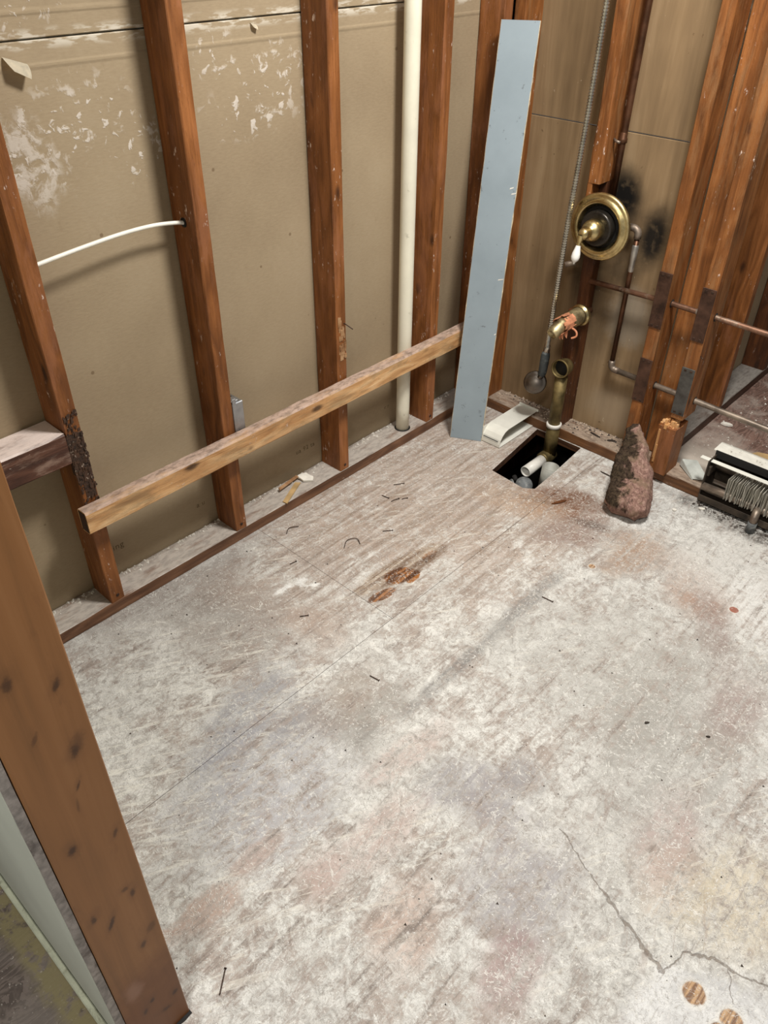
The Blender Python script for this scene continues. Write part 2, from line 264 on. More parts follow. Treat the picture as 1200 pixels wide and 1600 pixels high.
    col = g.mix(g.m_('MULTIPLY', g.m_('MULTIPLY', sd, g.step(mid, .40, .56)), .5), col, (112, 103, 95))
    col = g.mix(g.step(fine, .53, .70, 0, .55), col, (124, 116, 108)); col = g.mix(g.m_('SUBTRACT', .6, g.step(fine, .30, .46, 0, .6)), col, (238, 235, 228))
    wsp = g.step(g.noise(p, 210, 3, .6), .645, .69); col = g.mix(g.m_('MULTIPLY', wsp, .8), col, (246, 244, 240))
    col = g.mix(g.step(grit, .62, .72, 0, .45), col, (100, 92, 86)); col = g.mix(g.step(st3, .56, .70, 0, .38), col, (128, 114, 104))
    # cracks and the layer edge, its thin shadow painted in
    ck = None
    for (a, b, w) in [((1.275, -1.348), (1.43, -1.412), .0016), ((1.40, -1.40), (1.556, -1.457), .0036), ((1.553, -1.457), (1.568, -1.40), .0018), ((1.568, -1.40), (1.612, -1.372), .0026), ((1.612, -1.372), (1.648, -1.372), .0038), ((1.648, -1.372), (1.70, -1.35), .0022), ((1.64, -1.375), (1.668, -1.42), .0012)]:
        l = g.line(p, a, b, w, .007, 42); ck = l if ck is None else g.m_('MAXIMUM', ck, l)
    ck = g.m_('MULTIPLY', ck, g.step(fine, .36, .52, .45, 1.))
    col = g.mix(g.m_('MULTIPLY', ck, .62), col, (112, 96, 82))
    h = g.m_('ADD', g.m_('ADD', g.m_('MULTIPLY', fine, .6), g.m_('MULTIPLY', med, .9)), g.m_('MULTIPLY', g.m_('ADD', g.m_('MULTIPLY', ck, 2.), tear), -.7))
    g.bump(g.m_('ADD', g.m_('ADD', h, g.m_('MULTIPLY', sc, .3)), g.m_('MULTIPLY', wsp, .4)), .6, .004)
    return g.done(col, .82, 0, .25)
M['floor'] = floor_mat()

def other_floor(name, dark, lightc, dustc, amt):
    g = G(name); p = g.pos()
    w = g.noise(g.map(p, (9, 2.2, 1), (0, 0, 0), (0, 0, -.5)), 1.6, 5, .6, 1.6); band = g.m_('FRACT', g.m_('MULTIPLY', w, 9.))
    col = g.mix(g.step(band, .2, .8), dark, lightc)
    d = g.step(g.noise(p, 8, 6, .65, .4), .42, .66); col = g.mix(g.m_('MULTIPLY', d, amt), col, dustc)
    sp = g.step(g.noise(p, 120, 3, .6), .64, .7); col = g.mix(g.m_('MULTIPLY', sp, .5), col, (214, 206, 194))
    g.bump(g.m_('ADD', w, g.noise(p, 80, 4)), .3, .003)
    return g, p, col
g, p, c = other_floor('far_room_floor', (96, 72, 62), (128, 100, 88), (168, 154, 142), .7)
c = g.mix(g.blot(p, (.98, .10), (.28, .15), 0, 1.2, .5, 10), c, (190, 178, 164)); M['floor_far'] = g.done(c, .7)
g, p, c = other_floor('hall_floor', (84, 73, 66), (114, 101, 93), (136, 126, 117), .5)
yl = g.m_('MULTIPLY', g.blot(p, (.70, -2.175), (.45, .04), 0, .7, .7, 22), g.step(g.noise(p, 34, 5, .65), .34, .5)); c = g.mix(g.m_('MULTIPLY', yl, .85), c, (132, 121, 84)); M['floor_hall'] = g.done(c, .8)

def simple(name, col, rough=.6, metal=0., var=.18, scale=30, spec=None, bump=.1, dirt=None, dirtamt=.5, dscale=14, dthr=(.52, .68)):
    g = G(name); o = g.obj(); n = g.noise(o, scale, 5, .65)
    a = tuple(max(0, int(v*(1-var))) for v in col); b = tuple(min(255, int(v*(1+var*.6))) for v in col)
    c = g.ramp(n, [(.3, a), (.7, b)])
    if dirt: c = g.mix(g.m_('MULTIPLY', g.step(g.noise(o, dscale, 5, .7, .4), *dthr), dirtamt), c, dirt)
    rg = g.step(n, .3, .7, max(0, rough-.08), min(1, rough+.12))
    if bump: g.bump(n, bump, .002)
    return g.done(c, rg, metal, spec)
M['pvc'] = simple('cream_plastic_pipe', (228, 222, 200), .35, var=.05, scale=6, dirt=(150, 140, 116), dirtamt=.5, dscale=20, dthr=(.6, .72))
M['cable'] = simple('white_cable_sheath', (240, 236, 222), .4, var=.04, bump=0)
M['board'] = simple('blue_grey_paint', (142, 154, 160), .6, var=.05, scale=5, dirt=(92, 96, 98), dirtamt=.75, dscale=34, dthr=(.62, .7), bump=.05)
M['board_core'] = simple('gypsum_edge', (206, 186, 152), .85, var=.25, scale=70)
M['galv'] = simple('galvanised_steel', (168, 170, 172), .38, .85, var=.15, scale=18)
M['plate_metal'] = simple('dark_nail_plate', (82, 58, 46), .5, .55, var=.35, scale=24, dirt=(40, 26, 20), dirtamt=.6)
M['plate_grey'] = simple('grey_nail_plate', (92, 90, 86), .5, .6, var=.3, scale=24, dirt=(70, 44, 32), dirtamt=.5)
M['copper'] = simple('tarnished_copper', (132, 98, 78), .42, .7, var=.3, scale=16, dirt=(168, 156, 138), dirtamt=.6, dscale=22)
M['copper_grey'] = simple('grey_tarnished_copper', (138, 124, 110), .45, .6, var=.3, scale=16, dirt=(92, 66, 50), dirtamt=.5, dscale=18)
M['copper_dark'] = simple('dark_copper', (92, 62, 44), .4, .7, var=.3, scale=14)
M['solder'] = simple('solder', (176, 170, 160), .4, .8)
M['brass'] = simple('polished_brass', (206, 186, 136), .28, 1., var=.2, scale=14, bump=.03, dirt=(112, 92, 52), dirtamt=.4)
M['brass_old'] = simple('tarnished_brass', (188, 172, 132), .4, .9, var=.3, scale=34, bump=.2, dirt=(104, 92, 62), dirtamt=.6)
M['drainbrass'] = simple('olive_drain_tube', (118, 102, 66), .5, .7, var=.35, scale=20, dirt=(64, 52, 34), dirtamt=.6)
M['black'] = simple('black_valve_body', (60, 56, 50), .32, .7, var=.2)
M['flat_black'] = simple('matte_black', (20, 17, 14), .8, 0, var=.3)  # black fill that paints the darkness inside holes, slots and behind the trim
M['porcelain'] = simple('white_porcelain', (240, 238, 232), .2, 0, var=.03, bump=0)
M['chrome'] = simple('worn_chrome', (112, 104, 96), .3, .95, var=.15, scale=14, bump=.05)
M['hose'] = simple('chrome_hose', (198, 192, 180), .25, .95, var=.1, bump=0)
M['handle'] = simple('grey_handset_grip', (74, 80, 82), .5, .1, var=.3, scale=40, dirt=(140, 146, 146), dirtamt=.5, dscale=60)
M['tape'] = simple('torn_orange_sleeve', (198, 132, 96), .7, 0, var=.25, scale=40)
M['white'] = simple('white_enamel', (226, 224, 212), .45, 0, var=.05, scale=10, dirt=(140, 128, 110), dirtamt=.5, dscale=30, dthr=(.64, .74))
M['white_dirty'] = simple('chipped_white_enamel', (224, 220, 208), .5, 0, var=.08, scale=20, dirt=(96, 78, 56), dirtamt=.8, dscale=55, dthr=(.6, .66))
M['fin'] = simple('dusty_fin', (196, 190, 176), .7, .1, var=.2, scale=20, dirt=(110, 102, 88), dirtamt=.6, dscale=22)
M['rust'] = simple('dirty_steel', (66, 56, 46), .65, .4, var=.4, scale=22, dirt=(120, 106, 88), dirtamt=.4)
M['whitepipe'] = simple('white_pipe', (226, 222, 212), .45, 0, var=.05, dirt=(130, 120, 104), dirtamt=.4, dscale=30, dthr=(.6, .7))
M['greypipe'] = simple('grey_rubber', (98, 100, 100), .6, 0, var=.35, scale=30, dirt=(178, 178, 172), dirtamt=.6, dscale=26)
M['greypipe2'] = simple('grey_plastic_stub', (158, 156, 146), .5, 0, var=.15, scale=20)
M['rubble'] = simple('tan_rubble', (178, 160, 140), .9, 0, var=.35, scale=300)
M['plaster'] = simple('plaster_white', (226, 220, 208), .85, 0, var=.1)
M['crumb_dark'] = simple('dark_grit', (58, 48, 40), .8, 0, var=.4)
M['gypface'] = simple('hall_paint', (206, 209, 192), .7, 0, var=.03, scale=4, bump=.02)
M['gypedge'] = simple('raw_gypsum_edge', (150, 142, 135), .9, 0, var=.25, scale=60, bump=.5, dirt=(84, 74, 68), dirtamt=.7, dscale=22)
M['olive'] = simple('olive_trim_paint', (186, 188, 164), .6, 0, var=.1, scale=20, dirt=(110, 106, 80), dirtamt=.6, dscale=24)
M['soil'] = simple('dark_crawlspace', (26, 20, 16), .95, 0)
M['nail'] = simple('rusty_nail', (70, 52, 42), .5, .6, var=.3)
M['paper'] = simple('torn_drywall_paper', (226, 216, 194), .85, 0, var=.12, scale=40)
M['card'] = simple('brown_card', (184, 152, 104), .85, 0, var=.15)
M['ink'] = simple('faded_print', (112, 94, 66), .85, 0, var=.2, bump=0)
M['sheetmetal'] = simple('pale_sheet_metal', (188, 190, 182), .5, .2, var=.1)

def insul():
    g = G('pink_glass_wool'); o = g.n('TexCoord').outputs['Object']; sep = g.n('SeparateXYZ'); g.set(sep.inputs[0], o)
    n = g.noise(o, 16, 5, .65, .8); f = g.noise(g.map(o, (120, 120, 40)), 1., 4, .7, .6)
    col = g.ramp(f, [(.3, (98, 74, 66)), (.55, (148, 116, 104)), (.75, (190, 162, 146))])
    br = g.step(g.noise(o, 26, 4, .6), .45, .62); col = g.mix(g.m_('MULTIPLY', br, .75), col, (126, 106, 86))
    # sooty side: left of the slanting centre line, and the tip
    u = g.m_('ADD', sep.outputs[0], g.m_('MULTIPLY', sep.outputs[2], .72))
    s = g.m_('ADD', g.m_('MULTIPLY', g.m_('SUBTRACT', u, .043), -26.), g.m_('MULTIPLY', g.m_('SUBTRACT', n, .5), 6.))
    k = g.m_('MULTIPLY', g.step(s, -.35, .35), g.step(g.m_('ADD', sep.outputs[2], g.m_('MULTIPLY', g.m_('SUBTRACT', n, .5), .05)), .030, .048))
    col = g.mix(g.m_('MULTIPLY', k, .92), col, g.mix(g.step(f, .35, .65), (22, 19, 14), (64, 54, 40)))
    g.bump(g.m_('ADD', f, n), .8, .006)
    return g.done(col, .95, 0, .1)
M['insul'] = insul()

# ------------------------------------------------------------------ mesh helpers
def link(name, bm, mat, parent=None, loc=(0, 0, 0), smooth=False):
    me = bpy.data.meshes.new(name); bm.normal_update(); bm.to_mesh(me); bm.free()
    if mat is not None: me.materials.append(M[mat] if isinstance(mat, str) else mat)
    if smooth: me.polygons.foreach_set('use_smooth', [True]*len(me.polygons))
    o = bpy.data.objects.new(name, me); COL.objects.link(o)
    if parent is not None: o.parent = parent
    o.location = loc
    return o
def empty(name, loc=(0, 0, 0)):
    o = bpy.data.objects.new(name, None); COL.objects.link(o); o.location = loc; o.empty_display_size = .05; return o
def tag(o, label, cat, group=None):
    o['label'] = label; o['category'] = cat
    if group: o['group'] = group
    return o
def struct(o, label=None):
    o['kind'] = 'structure'
    if label: o['label'] = label
    return o
def add_box(bm, a, b, bev=0.):
    x0, y0, z0 = a; x1, y1, z1 = b
    v = [bm.verts.new(q) for q in ((x0, y0, z0), (x1, y0, z0), (x1, y1, z0), (x0, y1, z0), (x0, y0, z1), (x1, y0, z1), (x1, y1, z1), (x0, y1, z1))]
    fs = [bm.faces.new([v[i] for i in f]) for f in ((0, 3, 2, 1), (4, 5, 6, 7), (0, 1, 5, 4), (1, 2, 6, 5), (2, 3, 7, 6), (3, 0, 4, 7))]
    if bev:
        es = list({e for f in fs for e in f.edges}); bmesh.ops.bevel(bm, geom=es, offset=bev, segments=1, affect='EDGES')
    return v
# timber: closed box along one axis, chamfered, slightly uneven along its length
def timber(name, a, b, axis, mat, parent=None, origin=None, bev=.0025, wob=.0012, seg=None, seed=0, cuts=None, wane=0.):
    i = 'xyz'.index(axis); j, k = [q for q in range(3) if q != i]
    L = b[i]-a[i]; seg = seg or max(3, min(40, int(L/.035)))
    org = Vector(origin) if origin else Vector((a[0], a[1], a[2]))
    bm = bmesh.new(); rings = []
    for s in range(seg+1):
        t = s/seg; pos = a[i]+L*t
        p = [(a[j]+bev, a[k]), (b[j]-bev, a[k]), (b[j], a[k]+bev), (b[j], b[k]-bev), (b[j]-bev, b[k]), (a[j]+bev, b[k]), (a[j], b[k]-bev), (a[j], a[k]+bev)]
        ring = []
        for q, (pj, pk) in enumerate(p):
            n1 = mnoise.noise(Vector((pos*9+seed*3.1, q*1.7, seed)))*wob + mnoise.noise(Vector((pos*40+seed, q*2.3, 5.)))*wob*.5
            cj, ck = (a[j]+b[j])/2, (a[k]+b[k])/2; dj, dk = pj-cj, pk-ck; l = math.hypot(dj, dk)
            pj += dj/l*n1; pk += dk/l*n1
            c = [0, 0, 0]; c[i] = pos; c[j] = pj; c[k] = pk
            ring.append(bm.verts.new(Vector(c)-org))
        rings.append(ring)
    for s in range(seg):
        for q in range(8):
            bm.faces.new((rings[s][q], rings[s][(q+1) % 8], rings[s+1][(q+1) % 8], rings[s+1][q]))
    bm.faces.new(list(reversed(rings[0]))); bm.faces.new(rings[-1]); bmesh.ops.recalc_face_normals(bm, faces=bm.faces[:])
    return link(name, bm, mat, parent, tuple(org - (parent.location if parent is not None else Vector())))
def frame_of(d):
    d = d.normalized(); up = Vector((0, 0, 1)) if abs(d.z) < .9 else Vector((1, 0, 0)); x = up.cross(d).normalized(); return x, d.cross(x)
def smooth_path(pts, n=8):
    pts = [Vector(p) for p in pts]; out = []
    for i in range(len(pts)-1):
        p0 = pts[max(i-1, 0)]; p1 = pts[i]; p2 = pts[i+1]; p3 = pts[min(i+2, len(pts)-1)]
        for s in range(n):
            t = s/n; out.append(.5*((2*p1)+(-p0+p2)*t+(2*p0-5*p1+4*p2-p3)*t*t+(-p0+3*p1-3*p2+p3)*t**3))
    out.append(pts[-1]); return out
def add_tube(bm, path, r, seg=14, caps=True):
    path = [Vector(p) for p in path]; n = len(path); rings = []; px = None
    for i, p in enumerate(path):
        d = (path[min(i+1, n-1)]-path[max(i-1, 0)]).normalized()
        if px is None: px, py = frame_of(d)
        else:
            px = (px-d*px.dot(d)).normalized(); py = d.cross(px)
        rad = r[i] if isinstance(r, (list, tuple)) else r
        rings.append([bm.verts.new(p+px*math.cos(2*math.pi*k/seg)*rad+py*math.sin(2*math.pi*k/seg)*rad) for k in range(seg)])
    for a, b in zip(rings, rings[1:]):
        for k in range(seg): bm.faces.new((a[k], a[(k+1) % seg], b[(k+1) % seg], b[k]))
    if caps: bm.faces.new(list(reversed(rings[0]))); bm.faces.new(rings[-1])
# profile [(distance along axis, radius)] turned about an axis through c
def add_lathe(bm, c, axis, prof, seg=40, closed=False):
    c = Vector(c); axis = Vector(axis).normalized(); x, y = frame_of(axis); rings = []
    for (h, r) in prof:
        if r < 1e-6: rings.append([bm.verts.new(c+axis*h)])
        else: rings.append([bm.verts.new(c+axis*h+x*math.cos(2*math.pi*k/seg)*r+y*math.sin(2*math.pi*k/seg)*r) for k in range(seg)])
    pairs = list(zip(rings, rings[1:])) + ([(rings[-1], rings[0])] if closed else [])
    for a, b in pairs:
        for k in range(seg):
            if len(a) == 1 and len(b) == 1: continue
            if len(a) == 1: bm.faces.new((a[0], b[(k+1) % seg], b[k]))
            elif len(b) == 1: bm.faces.new((a[k], a[(k+1) % seg], b[0]))
            else: bm.faces.new((a[k], a[(k+1) % seg], b[(k+1) % seg], b[k]))
    bmesh.ops.recalc_face_normals(bm, faces=bm.faces[:])
def add_prism(bm, poly, vec):
    a = [bm.verts.new(p) for p in poly]; b = [bm.verts.new(Vector(p)+Vector(vec)) for p in poly]
    bm.faces.new(a); bm.faces.new(list(reversed(b)))
    for i in range(len(a)): bm.faces.new((a[i], b[i], b[(i+1) % len(a)], a[(i+1) % len(a)]))
    bmesh.ops.recalc_face_normals(bm, faces=bm.faces[:])
def lathe(name, c, axis, prof, mat, parent=None, seg=40, smooth=True):
    bm = bmesh.new(); add_lathe(bm, (0, 0, 0), axis, prof, seg)
    pl = parent.location if parent is not None else Vector()
    o = link(name, bm, mat, parent, tuple(Vector(c)-pl), smooth)
    return o
def tube(name, path, r, mat, parent=None, seg=14, smooth=True):
    org = Vector(path[0]); bm = bmesh.new(); add_tube(bm, [Vector(p)-org for p in path], r, seg)
    pl = parent.location if parent is not None else Vector()
    return link(name, bm, mat, parent, tuple(org-pl), smooth)
def box(name, a, b, mat, parent=None, bev=.001):
    org = Vector(((a[0]+b[0])/2, (a[1]+b[1])/2, a[2])); bm = bmesh.new()
    add_box(bm, Vector(a)-org, Vector(b)-org, bev)
    pl = parent.location if parent is not None else Vector()
    return link(name, bm, mat, parent, tuple(org-pl))

H = .0382     # bottom plate height
D = .089; TOP = 2.38

# ------------------------------------------------------------------ floor
floor = struct(empty('floor'))
def edge_mat(o):
    o.data.materials.append(M['ply_edge'])
    for f in o.data.polygons:
        if abs(f.normal.z) < .5: f.material_index = 1
    return o
def slab(name, poly, z0, z1, mat, holes=None):
    bm = bmesh.new(); add_prism(bm, [(x, y, z1) for x, y in poly], (0, 0, z0-z1)); o = link(name, bm, mat, floor); return edge_mat(o)
TH = -.024; gp = .0005
XJ, YJ = .627, -1.142
# corner sheet round the hole: built from convex strips that share one mesh
def corner_sheet():
    hole = [(.405, -.412), (.366, -.092), (.545, -.092), (.560, -.27), (.567, -.402), (.536, -.424)]
    bm = bmesh.new(); x0, x1, y0, y1 = -.02, XJ-gp, YJ+gp, .0
    outer = [(x0, y0), (x0, y1), (x1, y1), (x1, y0)]
    ov = [bm.verts.new((*q, 0)) for q in outer]; hv = [bm.verts.new((*q, 0)) for q in hole]
    f = [(ov[0], ov[1], hv[1], hv[0]), (ov[1], ov[2], hv[2], hv[1]), (ov[2], ov[3], hv[4], hv[3]), (ov[2], hv[3], hv[2]), (ov[3], ov[0], hv[0], hv[5]), (ov[3], hv[5], hv[4])]
    for q in f: bm.faces.new(q)
    ex = bmesh.ops.extrude_face_region(bm, geom=bm.faces[:]); 
    for v in [e for e in ex['geom'] if isinstance(e, bmesh.types.BMVert)]: v.co.z = TH
    bmesh.ops.recalc_face_normals(bm, faces=bm.faces[:])
    return edge_mat(link('plywood_sheet', bm, 'floor', floor))
corner_sheet()
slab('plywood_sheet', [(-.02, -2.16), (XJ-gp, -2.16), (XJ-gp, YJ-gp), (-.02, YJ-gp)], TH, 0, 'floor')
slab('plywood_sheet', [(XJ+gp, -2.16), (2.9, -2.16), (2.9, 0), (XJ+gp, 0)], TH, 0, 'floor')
slab('plywood_sheet', [(1.004, -2.9), (2.9, -2.9), (2.9, -2.1615), (1.004, -2.1615)], TH, 0, 'floor')
slab('far_room_boards', [(.0, .001), (2.9, .001), (2.9, 2.2), (.0, 2.2)], TH, -.001, 'floor_far')
slab('hall_boards', [(-.4, -2.9), (1.003, -2.9), (1.003, -2.1615), (-.4, -2.1615)], TH, -.001, 'floor_hall')
bm = bmesh.new(); add_box(bm, (.20, -.62, -.45), (.80, .12, TH-.001)); 
for f in list(bm.faces):
    if f.normal.z > .9 or all(v.co.z > -.1 for v in f.verts): bm.faces.remove(f)
link('crawl_space_liner', bm, 'soil', floor)  # dark closed box added so no ambient light enters the hole from below
timber('floor_joist', (.22, -.62, -.22), (.258+.02, .12, TH-.002), 'y', 'stud_end', floor, seed=3)
timber('floor_joist', (.70, -.62, -.22), (.74, .12, TH-.002), 'y', 'stud_end', floor, seed=4)

# ------------------------------------------------------------------ walls
wl = struct(empty('wall_left'))
box('drywall_sheet', (-.0127, -2.06, .012), (0, .0, 1.2785), 'drywall', wl, .0015)
box('drywall_sheet', (-.0127, -2.06, 1.2815), (0, .0, TOP), 'drywall', wl, .0015)
box('wall_backing', (-.03, -2.1, .0), (-.0135, .03, TOP), 'gypface', wl, 0)
def print_text(s, y, z, size, rot=0.):
    cu = bpy.data.curves.new('printed_stamp', 'FONT'); cu.body = s; cu.size = size; cu.extrude = .0001; cu.space_character = 1.1
    o = bpy.data.objects.new('printed_stamp_text', cu); COL.objects.link(o); bpy.context.view_layer.update()
    me = bpy.data.meshes.new_from_object(o); bpy.data.objects.remove(o)
    me.materials.clear(); me.materials.append(M['ink'])
    t = bpy.data.objects.new('printed_stamp', me); COL.objects.link(t); t.parent = wl
    t.matrix_local = Matrix(((0, 0, 1, .0003), (1, 0, 0, y), (0, 1, 0, z), (0, 0, 0, 1)))
print_text('ing', -1.552, .117, .026); print_text('a u', -1.283, .112, .022); print_text('ua 92 ta', -.905, .112, .022); print_text('r r', -.50, .105, .02)

wb = struct(empty('wall_back'))
for (xa, xb) in ((0.0, .7010),):
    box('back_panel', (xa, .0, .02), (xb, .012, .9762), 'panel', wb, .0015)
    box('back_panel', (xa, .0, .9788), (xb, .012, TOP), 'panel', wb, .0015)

wf = struct(empty('wall_front'))
bm = bmesh.new(); N = 60
# hall-side drywall with a ragged vertical edge beside the door post
pts = []
for i in range(N+1):
    z = .012+(2.3-.012)*i/N; pts.append((1.002+.0+mnoise.noise(Vector((z*14, 2, 1)))*.004-.003, z))
poly = [(-.3, -2.1635, .012)]+[(x-.004-.006*abs(mnoise.noise(Vector((z*60, 7, 0)))), -2.1635, z) for x, z in pts]+[(-.3, -2.1635, 2.3)]
add_prism(bm, poly, (0, .0117, 0)); hd = link('hall_drywall', bm, 'gypface', wf)
bm = bmesh.new(); poly = [(.96, -2.1628, .012)]+[(x+.0012*mnoise.noise(Vector((z*90, 3, 0))), -2.1628, z) for x, z in pts]+[(.96, -2.1628, 2.3)]
add_prism(bm, poly, (0, .0112, 0)); link('raw_gypsum_edge', bm, 'gypedge', wf)
box('floor_trim', (-.3, -2.1745, 0), (.988, -2.1640, .011), 'olive', wf, .002)
for xs in (.0, .42): timber('wall_stud', (xs, -2.1505, H), (xs+.038, -2.062, TOP), 'z', 'stud', wf, seed=xs)
timber('bottom_plate', (-.3, -2.1505, 0), (.962, -2.062, H), 'x', 'plate_x', wf)

wx = struct(empty('wall_far'))
box('far_drywall', (-.2, 2.0, 0), (2.9, 2.02, TOP), 'drywall', wx, 0)
box('partition_drywall', (.690, .05, .012), (.7025, 2.0, TOP), 'drywall', wx, 0)

# ------------------------------------------------------------------ plates
pl = timber('bottom_plate', (.0015, -2.055, .0), (D, -.0, H), 'y', 'plate_y', seed=1, bev=.002, wob=.0015)
tag(pl, 'dust covered timber bottom plate running along the left wall under the studs', 'timber')
pb = timber('bottom_plate', (D+.002, -D, .0), (.972, -.0005, H), 'x', 'plate_x', seed=2, wob=.0018)
tag(pb, 'debris strewn bottom plate under the plumbing wall, reaching to the heater', 'timber')
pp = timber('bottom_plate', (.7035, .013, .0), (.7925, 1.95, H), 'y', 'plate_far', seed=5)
tag(pp, 'dark bottom plate of the far partition beyond the pipes', 'timber')

# ------------------------------------------------------------------ studs
YS = [-1.629, -1.221, -.7996, -.3795, -.118]
LB = ['leftmost wall stud with a rotten dark patch where the short block meets it', 'wall stud with the white cable passing through it and a metal box on its side',
      'wall stud in the middle of the left wall, between metal box and plastic pipe', 'wall stud just right of the cream plastic pipe', 'corner stud of the left wall, half hidden behind the blue-grey strip']
studs = []
for i, (y, lb) in enumerate(zip(YS, LB)):
    s = empty('wall_stud', (0.0015, y, H)); tag(s, lb, 'stud', 'studs of the left wall'); studs.append(s)
    timber('timber', (.0015, y, H+.0003), (D, y+.038, TOP), 'z', 'stud', s, seed=10+i, wob=.0016, bev=.0018)
# nails at stud feet, knot / rot details
def nailhead(parent, p, ax, r=.004):
    lathe('nail_head', p, ax, [(0, r), (.0012, r), (.002, r*.6), (.0022, 0)], 'nail', parent, 10)
for i, y in enumerate(YS[:4]): nailhead(studs[i], (D+.0005, y+.020, H+.018), (1, 0, 0), .0045)
# rotten patch on the leftmost stud
bm = bmesh.new(); org = Vector((D, YS[0], .34))
add_box(bm, (-.0005, -.0008, .075), (.0009, .0382, .205), .0003); add_box(bm, (-.0005, .010, .03), (.0007, .036, .10), .0003); add_box(bm, (-.012, -.0012, .10), (.0012, .010, .20), .0003)
for q in range(230):
    z = min(.25, max(-.01, random.gauss(.125, .075))); y = random.uniform(-.002, .036); w = random.uniform(.002, .007); l = random.uniform(.003, .013)
    add_prism(bm, [(0, y, z), (0, y+w, z+.2*l), (0, y+w*.9, z+l), (0, y+.1*w, z+.8*l)], (random.uniform(.001, .0035), 0, 0))
rot = link('rotten_patch', bm, simple('rotten_wood', (66, 46, 33), .9, 0, var=.6, scale=90, dirt=(176, 158, 142), dirtamt=.8, dscale=80, dthr=(.6, .64), bump=.6), studs[0], tuple(org-studs[0].location)); rot['label'] = 'dark crumbling rotten wood'
# torn cream splinter on the middle stud
bm = bmesh.new()
for q in range(26):
    z = random.uniform(0, .11); y = random.uniform(.006, .032); add_box(bm, (-.0005, y, z), (random.uniform(.0006, .003), min(y+random.uniform(.003, .009), .037), z+random.uniform(.01, .035)), 0)
link('torn_fibres', bm, 'chip', studs[2], tuple(Vector((D, YS[2], .42))-studs[2].location))
tube('bent_nail', smooth_path([(D-.004, YS[2]+.03, .535), (D+.012, YS[2]+.032, .531), (D+.028, YS[2]+.038, .522)], 4), .0016, 'nail', studs[2], 8)
# cable hole
lathe('cable_hole', (.045, YS[1]-.0004, .908), (0, -1, 0), [(0, .011), (.0012, .0105), (.0014, 0)], 'flat_black', studs[1], 20)
lathe('cable_hole', (.060, YS[0]+.0384, .908), (0, 1, 0), [(0, .011), (.0012, .0105), (.0014, 0)], 'flat_black', studs[0], 20)

cs = timber('wall_stud', (.100, -D, H+.0003), (.138, -.0005, TOP), 'z', 'stud_back', seed=20, wob=.0014); tag(cs, 'first stud of the plumbing wall, in the corner behind the blue-grey strip', 'stud', 'studs of the plumbing wall')
XA, XB, XC = .409, .685, .817
# stud A: notched around the mixing valve
sA = empty('wall_stud', (XA, -D, H)); tag(sA, 'stud behind the brass shower valve, notched and dark around it', 'stud', 'studs of the plumbing wall')
timber('timber', (XA, -D, .848), (XA+.038, -.0005, TOP), 'z', 'stud_back', sA, seed=21, wob=.003, bev=.004)
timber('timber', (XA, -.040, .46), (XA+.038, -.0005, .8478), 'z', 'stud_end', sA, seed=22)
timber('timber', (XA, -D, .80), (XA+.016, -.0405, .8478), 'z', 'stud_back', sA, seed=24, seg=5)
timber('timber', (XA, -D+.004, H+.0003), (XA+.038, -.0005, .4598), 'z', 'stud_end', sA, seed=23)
sB = empty('wall_stud', (XB, -D, H)); tag(sB, 'stud with two dark metal nail plates, nearest the heap of pink insulation', 'stud', 'studs of the plumbing wall')
timber('timber', (XB, -D, H+.0003), (XB+.038, -.0005, TOP), 'z', 'stud_back', sB, seed=25, wob=.0022, bev=.002)
sC = empty('wall_stud', (XC, -D, H)); tag(sC, 'broken stud at the wall end with a splintered stub below its grey nail plate', 'stud', 'studs of the plumbing wall')
timber('timber', (XC, -D, .235), (XC+.040, -.0005, TOP), 'z', 'stud_back', sC, seed=26, wob=.002)
stub = timber('stub', (XC-.022, -D-.018, H+.0003), (XC+.036, -.02, .205), 'z', 'stud', sC, seed=27, wob=.002)
bm = bmesh.new()
for q in range(46):
    x = random.uniform(-.020, .034); y = random.uniform(-.016, .03); hgt = random.uniform(.004, .03)*(1 if x > -.005 else .5)
    w = random.uniform(.002, .005); add_prism(bm, [(x-w, y-w, 0), (x+w, y-w, 0), (x+w, y+w, 0), (x-w, y+w, 0)], (random.uniform(-.003, .003), random.uniform(-.004, .004), hgt))
link('splinters', bm, 'splinter', sC, tuple(Vector((XC, -D, .199))-sC.location))
bm = bmesh.new(); add_box(bm, (-.017, -.0195, .05), (-.010, -.0172, .155), .001); add_box(bm, (-.0145, -.0205, .035), (-.008, -.0172, .10), .001)
link('torn_fibres', bm, 'splinter', sC, tuple(Vector((XC, -D, H))-sC.location))
def nailplate(par, x0, z0, z1, mat):
    o = box('nail_plate', (x0-.001, -D-.0030, z0), (x0+.039, -D-.0004, z1), mat, par, .0006)
    for (dx, dz) in ((.010, .008), (.028, .008), (.010, z1-z0-.008), (.028, z1-z0-.008)):
        bm = bmesh.new(); add_box(bm, (-.004, -.0012, -.003), (.004, 0, .003), .0005)
        link('prong_dimple', bm, 'nail', o, tuple(Vector((x0+dx, -D-.003, z0+dz))-Vector((x0+.019, -D-.0017, z0))))
nailplate(sB, XB, .492, .659, 'plate_metal'); nailplate(sB, XB, .246, .391, 'plate_metal')
nailplate(sC, XC+.0005, .491, .648, 'plate_metal'); nailplate(sC, XC+.0005, .251, .406, 'plate_grey')
tube('nail', [(XC+.036, -D+.01, .45), (XC+.052, -D-.005, .449)], .0016, 'nail', sC, 8)
